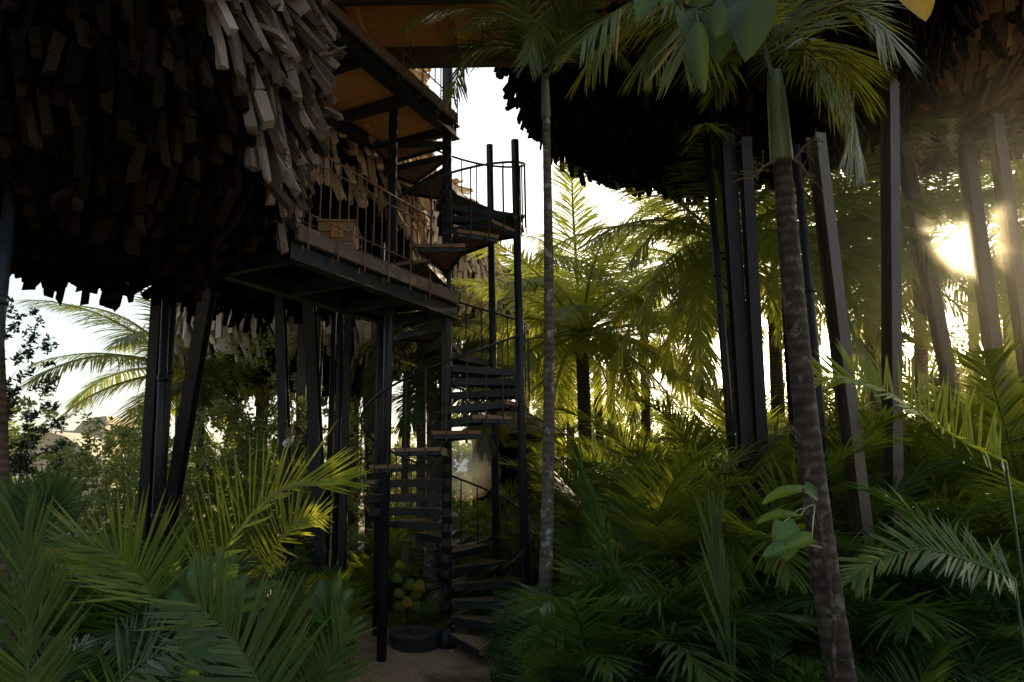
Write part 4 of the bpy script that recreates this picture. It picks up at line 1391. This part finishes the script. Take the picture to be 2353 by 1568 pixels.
hero('feather_palm', 'pale tipped frond leaning from the bottom edge towards the sand', [(700, 1680, 4.6), (735, 1600, 4.6), (760, 1520, 4.6), (800, 1440, 4.6)], .40, .022, 36, 'fresh', (.1, -.9, .4), lift=10, droop=.02, start=.0, a0=60, a1=25)
hero('feather_palm', 'curved green frond low at the bottom edge with spread leaflets', [(240, 1640, 4.0), (300, 1545, 4.0), (380, 1500, 4.0), (470, 1490, 4.0)], .36, .026, 24, 'areca_dark', (0, -.7, .7), lift=10, droop=.06, start=.0)
hero('feather_palm', 'backlit yellow green frond spreading right of the leaning trunk', [(2310, 1060, 5.0), (2225, 1020, 5.0), (2135, 965, 5.0), (2039, 900, 5.0), (1965, 872, 5.0), (1882, 868, 5.0)], .40, .024, 62, 'yellowfrond', (.23, -.82, .46), lift=33, droop=-.01, start=.02, a0=78, a1=36, tipk=.6)
hero('feather_palm', 'dark upright frond standing before the sunlit clearing', [(1440, 1430, 6.2), (1405, 1290, 6.2), (1372, 1190, 6.2), (1345, 1110, 6.2), (1325, 1035, 6.2)], .34, .024, 54, 'areca_dark', (-.8, -.5, .1), lift=15, droop=.0, start=.0, a0=38, a1=12)
hero('feather_palm', 'stiff pointed green blades rising beside the lime climber', [(1690, 1600, 4.6), (1672, 1480, 4.6), (1655, 1350, 4.6), (1645, 1280, 4.6), (1643, 1250, 4.6)], .5, .026, 14, 'fresh', (.1, -1, .2), lift=4, droop=.0, start=.05, a0=16, a1=4, tipk=.8)
hero('feather_palm', 'long green frond sweeping right below the backlit yellow one', [(2330, 1330, 4.6), (2230, 1290, 4.6), (2120, 1262, 4.6), (2010, 1290, 4.6), (1965, 1330, 4.6)], .34, .02, 52, 'areca', (.2, -.7, .6), lift=12, droop=.04, start=.0)

# fan palm leaf at the left
b = P(100, 1250, 6.0); b.z = H(b.x, b.y)
e = empty('fan_palm', b, 'blue green fan palm with pleated leaves beside the hedge', 'fan palm')
for (u, v, ln, da, tilt) in ((112, 1178, .46, 78, .15), (40, 1190, .42, 115, .1), (75, 1240, .4, 60, .2), (20, 1260, .4, 100, .0)):
    c = P(u, v, 6.0)
    mb = MB(b)
    nf = 22
    for i in range(nf):
        a = R_(da + (i / (nf - 1) - .5) * 150)
        d = (RX * math.cos(a) + UX * math.sin(a) + V((0, -.35 * tilt - .1 * abs(i - nf / 2) / nf, 0))).normalized()
        wv = d.cross(V((0, -1, 0))).normalized()
        wv = (wv + V((0, .5 * (-1) ** i, 0))).normalized()
        mb.tone = .45 + rnd.gauss(0, .1)
        add_leaflet(mb, c, d, wv, ln * (.75 + .25 * math.sin(math.pi * i / (nf - 1))), .05, .01)
    lf = mb.obj('leaf', M['areca_dark'], e)
    mb = MB(b); mb.tube([b, b.lerp(c, .6) + V((.03, 0, .03)), c], [.014, .011, .008], 6); mb.obj('leaf_stalk', M['crownshaft'], lf)

# ------------------------------------------------------------------ understory palms: (u, Y, v of top, kind, fronds, lowest angle, label)
US = [
    # back row, sunlit
    (1090, 13.5, 1065, 'areca', 18, 25, 'sunlit yellow palm clump glowing behind the centre column'),
    (1160, 12.0, 1110, 'areca', 16, 25, 'sunlit palm clump between the two bare steel posts'),
    (1050, 11.2, 1190, 'areca', 15, 25, 'low sunlit palm beside the descending stair handrail'),
    (1210, 14.0, 1085, 'areca', 16, 25, 'feathery palm behind the lichen spotted trunk foot'),
    (1300, 12.5, 1020, 'areca', 14, 22, 'golden backlit palm right of the slim grey trunk'),
    (1400, 13.5, 960, 'areca', 18, 22, 'golden backlit palm under the coconut crown'),
    (1480, 10.5, 930, 'areca', 18, 25, 'tall arching feather palm in front of the clearing'),
    (1565, 9.2, 900, 'areca', 18, 28, 'tall arching feather palm beside the round steel pipe foot'),
    (1660, 11.5, 920, 'areca', 18, 22, 'bushy feather palm behind the paired dark legs'),
    (1790, 9.0, 880, 'areca', 16, 25, 'yellow tipped palm left of the leaning palm trunk'),
    (1600, 15, 960, 'areca', 18, 22, 'far feather palm above the sandy clearing'),
    (1880, 12, 890, 'areca', 18, 22, 'backlit palm clump behind the leaning palm trunk'),
    (2000, 10.5, 860, 'areca', 18, 22, 'backlit palm clump at the foot of the vertical column'),
    (2100, 13, 850, 'areca', 18, 22, 'backlit palm clump below the leaning brown leg'),
    (2200, 11, 880, 'areca', 18, 22, 'hazy palm clump below the sun glare'),
    (2310, 9.0, 760, 'areca', 18, 25, 'tall hazy feather palm at the edge under the glare'),
    (2400, 12, 720, 'areca', 18, 25, 'tall pale palm partly cut by the frame edge'),
    (1100, 14.5, 1060, 'areca', 16, 25, 'sunlit yellow palm clump in front of the thatched hut'),
    (1185, 10.6, 1150, 'areca', 16, 25, 'sunlit palm clump just behind the pair of steel posts'),
    (1330, 9.6, 1090, 'areca', 18, 22, 'bright palm clump at the slim trunk before the coconut palm'),
    (1430, 11.5, 1040, 'areca', 18, 22, 'bright palm clump behind the dark upright frond'),
    (1260, 16.5, 990, 'areca', 18, 25, 'far palm clump left of the coconut palm trunk'),
    (1400, 17, 980, 'areca', 18, 25, 'far palm clump right of the coconut palm trunk'),
    (1500, 14.5, 950, 'areca', 18, 25, 'tall golden palm clump behind the arching feather palm'),
    (1570, 12.5, 860, 'areca', 18, 25, 'tall golden palm clump left of the paired dark legs'),
    (1740, 13, 820, 'areca', 18, 25, 'tall golden palm clump between the dark legs and the leaning palm'),
    (1850, 15, 800, 'areca', 18, 25, 'tall backlit palm clump far behind the leaning palm'),
    (1950, 9.4, 900, 'areca', 18, 25, 'tall palm clump around the foot of the brown I beam'),
    (2070, 15.5, 760, 'areca', 18, 25, 'tall backlit palm clump beyond the vertical column'),
    (2170, 9.2, 850, 'areca', 18, 25, 'tall palm clump at the foot of the leaning brown leg'),
    (2270, 14.5, 760, 'areca', 18, 25, 'tall hazy palm clump straight below the sun'),
    (1490, 8.6, 1000, 'areca', 18, 25, 'arching palm with raised fronds before the tall golden clump'),
    (1680, 9.0, 990, 'areca', 18, 25, 'arching palm at the foot of the round pipe and dark legs'),
    # behind the lower stairs
    (905, 12.8, 1150, 'areca', 16, 22, 'green palm clump seen through the lower treads'),
    (960, 11.8, 1200, 'areca', 14, 22, 'palm clump filling the gap under the stair treads'),
    (840, 11.0, 1200, 'areca', 16, 22, 'palm clump behind the outer baluster curve'),
    (1010, 16, 1090, 'areca', 16, 22, 'far palm clump beyond the lower column'),
    (925, 15.5, 1080, 'areca', 16, 22, 'far pale palm clump beyond the lower treads'),
    # left of stairs
    (800, 8.7, 1225, 'areca', 18, 20, 'sunlit bushy palm at the feet of the grouped legs'),
    (720, 8.2, 1250, 'areca', 16, 20, 'shaded bushy palm before the grouped legs'),
    (815, 8.1, 1320, 'areca', 16, 25, 'small leafy palm beside the front support post'),
    (640, 7.6, 1260, 'areca', 16, 20, 'dark palm clump below the white dome camera'),
    (560, 9.0, 1180, 'areca', 16, 22, 'green palm clump at the foot of the hedge'),
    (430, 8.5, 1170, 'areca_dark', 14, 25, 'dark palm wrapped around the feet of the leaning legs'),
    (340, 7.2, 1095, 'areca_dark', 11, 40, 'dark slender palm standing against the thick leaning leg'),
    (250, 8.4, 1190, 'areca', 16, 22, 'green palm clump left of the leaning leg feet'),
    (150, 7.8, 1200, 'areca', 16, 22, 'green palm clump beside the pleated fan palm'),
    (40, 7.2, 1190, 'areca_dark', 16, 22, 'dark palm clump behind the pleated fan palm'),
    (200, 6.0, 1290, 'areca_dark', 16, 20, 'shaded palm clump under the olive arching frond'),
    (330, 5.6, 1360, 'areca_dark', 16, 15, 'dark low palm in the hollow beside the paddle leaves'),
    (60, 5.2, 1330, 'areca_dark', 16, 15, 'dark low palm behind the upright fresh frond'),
    (220, 4.7, 1440, 'areca_dark', 16, 12, 'dark drooping palm in the lower corner hollow'),
    (560, 5.6, 1420, 'areca_dark', 16, 12, 'dark palm under the broad paddle leaves'),
    (610, 5.6, 1440, 'areca_dark', 16, 12, 'low green palm between the paddle leaved shrubs'),
    (400, 4.4, 1520, 'areca_dark', 14, 12, 'dark low palm along the bottom edge'),
    # right foreground
    (1225, 8.0, 1260, 'areca_dark', 16, 20, 'dark feathery palm at the feet of the right steel posts'),
    (1190, 6.9, 1400, 'areca_dark', 16, 14, 'low dark palm reaching over the sand path'),
    (1200, 7.0, 1205, 'areca_dark', 18, 18, 'shiny dark palm before the right steel posts'),
    (1290, 6.6, 1160, 'areca_dark', 18, 20, 'shiny blue green palm hiding the slim trunk foot'),
    (1300, 5.8, 1390, 'areca', 18, 12, 'green drooping palm at the path edge'),
    (1390, 6.2, 1250, 'areca_dark', 18, 18, 'dense dark palm below the upright dark frond'),
    (1480, 7.6, 1080, 'areca', 18, 22, 'mid green palm in front of the sandy clearing'),
    (1540, 5.8, 1220, 'areca_dark', 18, 18, 'dense dark palm in the middle of the thicket'),
    (1620, 7.4, 1100, 'areca', 16, 22, 'mid green palm at the paired dark legs'),
    (1700, 6.0, 1190, 'areca_dark', 18, 18, 'dense dark palm left of the lime climber'),
    (1390, 4.9, 1400, 'areca', 16, 12, 'green low palm at the bottom edge of the thicket'),
    (1560, 4.6, 1430, 'areca_dark', 16, 12, 'dark low palm at the bottom edge of the thicket'),
    (1730, 4.7, 1400, 'areca_dark', 16, 12, 'dark low palm under the lime climber'),
    (1235, 6.2, 1290, 'fresh', 16, 18, 'glossy green palm spilling towards the sandy path'),
    (1340, 5.6, 1330, 'fresh', 16, 15, 'glossy green palm in front of the slim trunk foot'),
    (1455, 5.3, 1300, 'fresh', 16, 15, 'glossy green palm beside the dark upright frond'),
    (1600, 5.2, 1290, 'fresh', 16, 15, 'glossy green palm behind the stiff pointed blades'),
    (1480, 4.4, 1460, 'fresh', 14, 10, 'glossy low palm in the middle of the bottom edge'),
    (1300, 4.8, 1470, 'fresh', 14, 10, 'glossy low palm at the bottom edge beside the path'),
    (1660, 4.3, 1480, 'fresh', 14, 10, 'glossy low palm at the bottom edge left of the leaning trunk'),
    (700, 7.0, 1330, 'fresh', 16, 15, 'glossy green palm behind the upright paddle leaved shrub'),
    (1255, 5.7, 1165, 'fresh', 16, 20, 'glossy palm right in front of the slim trunk hiding its base'),
    (1345, 5.5, 1190, 'areca_dark', 16, 18, 'dark palm crowding the slim trunk base'),
    (1322, 5.7, 1105, 'areca_dark', 20, 15, 'tall dark palm leaning over the slim trunk base'),
    (1420, 6.1, 1110, 'fresh', 18, 18, 'tall glossy palm behind the dark upright frond'),
    (1455, 8.1, 985, 'areca', 18, 28, 'arching feather palm rising left of the sandy clearing'),
    (1560, 7.9, 950, 'areca', 18, 28, 'arching feather palm rising before the steel pipe'),
    (1645, 8.0, 960, 'areca', 16, 28, 'arching feather palm touching the paired dark legs'),
    (1980, 6.5, 1080, 'areca_dark', 18, 18, 'dark palm right behind the leaning palm trunk'),
    (2090, 6.0, 1130, 'areca_dark', 18, 18, 'dark palm below the backlit yellow green frond'),
    (2210, 6.8, 1040, 'areca_dark', 18, 20, 'dark palm under the stem of the backlit frond'),
    (2320, 5.6, 1050, 'areca_dark', 18, 20, 'dark palm at the frame edge under the glare'),
    (2010, 4.6, 1420, 'areca', 14, 20, 'grassy green palm at the bottom beside the leaning trunk'),
    (2130, 4.8, 1330, 'areca_dark', 16, 12, 'very dark low palm in the shaded corner thicket'),
    (2260, 4.5, 1380, 'areca_dark', 16, 12, 'very dark low palm nearest the shaded corner'),
    (2380, 4.4, 1240, 'areca_dark', 16, 15, 'dark palm cut by the frame edge in the shaded corner'),
    (1840, 7.4, 1020, 'areca_dark', 16, 20, 'dark palm behind the lime climber'),
    (1900, 5.4, 1330, 'areca_dark', 14, 12, 'dark palm at the foot of the leaning trunk'),
]
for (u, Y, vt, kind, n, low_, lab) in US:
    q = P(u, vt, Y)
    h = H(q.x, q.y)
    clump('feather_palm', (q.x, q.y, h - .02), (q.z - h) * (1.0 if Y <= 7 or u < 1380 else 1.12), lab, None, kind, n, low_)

# ------------------------------------------------------------------ small-leaved trees at the left and the far green
def tr(u, vt, Y, lab, wpx, seed, **k):
    q = P(u, vt, Y)
    h = H(q.x, q.y)
    return tree('broadleaf_tree', (q.x, q.y, h), lab, q.z - h, wpx / F * Y, seed, **k)


tr(20, 690, 9.5, 'dark small leaved tree against the sky at the far left', 125, 3, leaf=.072, nclump=330, per=30, lm='treedark', gap=.02, flat=.40, cz=.7)
tr(60, 900, 11.5, 'dark bushy tree below the dangling planks', 120, 4, leaf=.085, nclump=300, lm='tree', flat=.5)
tr(290, 930, 12.5, 'rounded green tree between the far left tree and the legs', 130, 5, leaf=.085, nclump=420, flat=.5)
tr(170, 1030, 10.5, 'low green hedge tree in front of the cream house', 110, 6, leaf=.08, nclump=320, flat=.5)
tr(600, 745, 13.0, 'tall green small leaved tree behind the leaning legs', 120, 7, leaf=.085, nclump=420, flat=.46, gap=.05)
tr(520, 930, 11.8, 'dense green tree right of the thick leaning leg', 120, 8, leaf=.08, nclump=380, flat=.5)
tr(570, 880, 15.0, 'green tree in the gap behind the hedge trees', 130, 21, leaf=.1, nclump=300, flat=.5)
tr(770, 930, 14.0, 'shaded green tree behind the grouped steel legs', 110, 22, leaf=.09, nclump=300, flat=.5)
tr(680, 880, 12.2, 'green tree under the pale treehouse between steel legs', 100, 9, leaf=.08, nclump=320, flat=.5)
tr(400, 1000, 10.8, 'low dark hedge tree behind the leaning leg feet', 140, 10, leaf=.08, nclump=380, flat=.5)
tr(640, 1060, 10.9, 'low hedge tree behind the white dome camera', 110, 11, leaf=.075, nclump=300, flat=.5)
for i, (u, vt, Y, wpx, lab) in enumerate(((-60, 900, 24, 130, 'far tree at the left frame edge'), (520, 1000, 24, 140, 'far sunny tree beyond the hedge gap'), (860, 960, 24, 120, 'far shaded tree beyond the grey legs'),
                                       (1060, 990, 28, 110, 'far tree beyond the foot of the staircase column'), (1280, 870, 27, 130, 'far tree beyond the distant grey treehouse legs'), (1450, 900, 26, 150, 'far tree beyond the coconut palm trunk'),
                                       (1640, 900, 26, 150, 'far tree beyond the sandy clearing'), (1860, 880, 25, 150, 'far tree beyond the leaning palm'), (2060, 830, 26, 150, 'far tree beyond the vertical brown column'),
                                       (2270, 740, 24, 160, 'far hazy tree below the sun glare'), (2440, 760, 22, 160, 'far hazy tree at the right frame edge'), (260, 1010, 30, 140, 'far low trees behind the cream house'))):
    tr(u, vt, Y, lab, wpx, 40 + i, leaf=.2, nclump=420, per=24, flat=.5)

c = P(1068, 1072, 11.2)
mb = MB(c)
prm = [(math.sin(math.pi * i / 12), -math.cos(math.pi * i / 12)) for i in range(13)]
mb.lathe([(max(.001, r) * .62, z * .55) for r, z in prm], c, 24)
mo = mb.obj('mist', M['white'], None)
tag(mo, 'small puff of sunlit mist drifting behind the centre column', 'mist', kind='stuff')
ma, nt, out = mat('mist_volume')
gd = N(nt, 'ShaderNodeTexGradient', gradient_type='SPHERICAL')
nt.links.new(objco(nt, (1.5, 1.5, 1.7)), gd.inputs[0])
pw = N(nt, 'ShaderNodeMath', operation='MULTIPLY'); pw.inputs[1].default_value = 4.5
nt.links.new(gd.outputs['Fac'], pw.inputs[0])
ns = N(nt, 'ShaderNodeMath', operation='MULTIPLY')
nt.links.new(pw.outputs[0], ns.inputs[0]); nt.links.new(nz(nt, 3, 3, objco(nt)), ns.inputs[1])
vs_ = N(nt, 'ShaderNodeVolumeScatter'); vs_.inputs['Color'].default_value = (1, .86, .55, 1); vs_.inputs['Anisotropy'].default_value = .5
nt.links.new(ns.outputs[0], vs_.inputs['Density'])
nt.links.new(vs_.outputs[0], out.inputs['Volume'])
mo.data.materials.clear(); mo.data.materials.append(ma)

c = V((0, 0, CZ)) + SUNLINE * 10.5
mb = MB(c)
mb.lathe([(max(.001, r) * 3.2, z * 2.9) for r, z in prm], c, 32)
ho = mb.obj('haze', M['white'], None)
tag(ho, 'golden sunlit haze hanging between the leaning brown legs around the low sun', 'haze', kind='stuff')
ma, nt, out = mat('haze_volume')
gd = N(nt, 'ShaderNodeTexGradient', gradient_type='QUADRATIC_SPHERE')
nt.links.new(objco(nt, (1 / 3.2, 1 / 3.2, 1 / 2.9)), gd.inputs[0])
pw = N(nt, 'ShaderNodeMath', operation='MULTIPLY'); pw.inputs[1].default_value = .33
nt.links.new(gd.outputs['Fac'], pw.inputs[0])
vs_ = N(nt, 'ShaderNodeVolumeScatter'); vs_.inputs['Color'].default_value = (1, .82, .52, 1); vs_.inputs['Anisotropy'].default_value = .72
nt.links.new(pw.outputs[0], vs_.inputs['Density'])
nt.links.new(vs_.outputs[0], out.inputs['Volume'])
ho.data.materials.clear(); ho.data.materials.append(ma)

sc.render.engine = 'CYCLES'
sc.cycles.volume_bounces = 0
sc.cycles.use_denoising = True
try: sc.cycles.denoiser = 'OPENIMAGEDENOISE'
except Exception: pass
sc.cycles.max_bounces = 8
sc.cycles.transparent_max_bounces = 8
sc.cycles.sample_clamp_indirect = 6
sc.view_settings.view_transform = 'Standard'
sc.view_settings.look = 'None'
sc.view_settings.exposure = 0
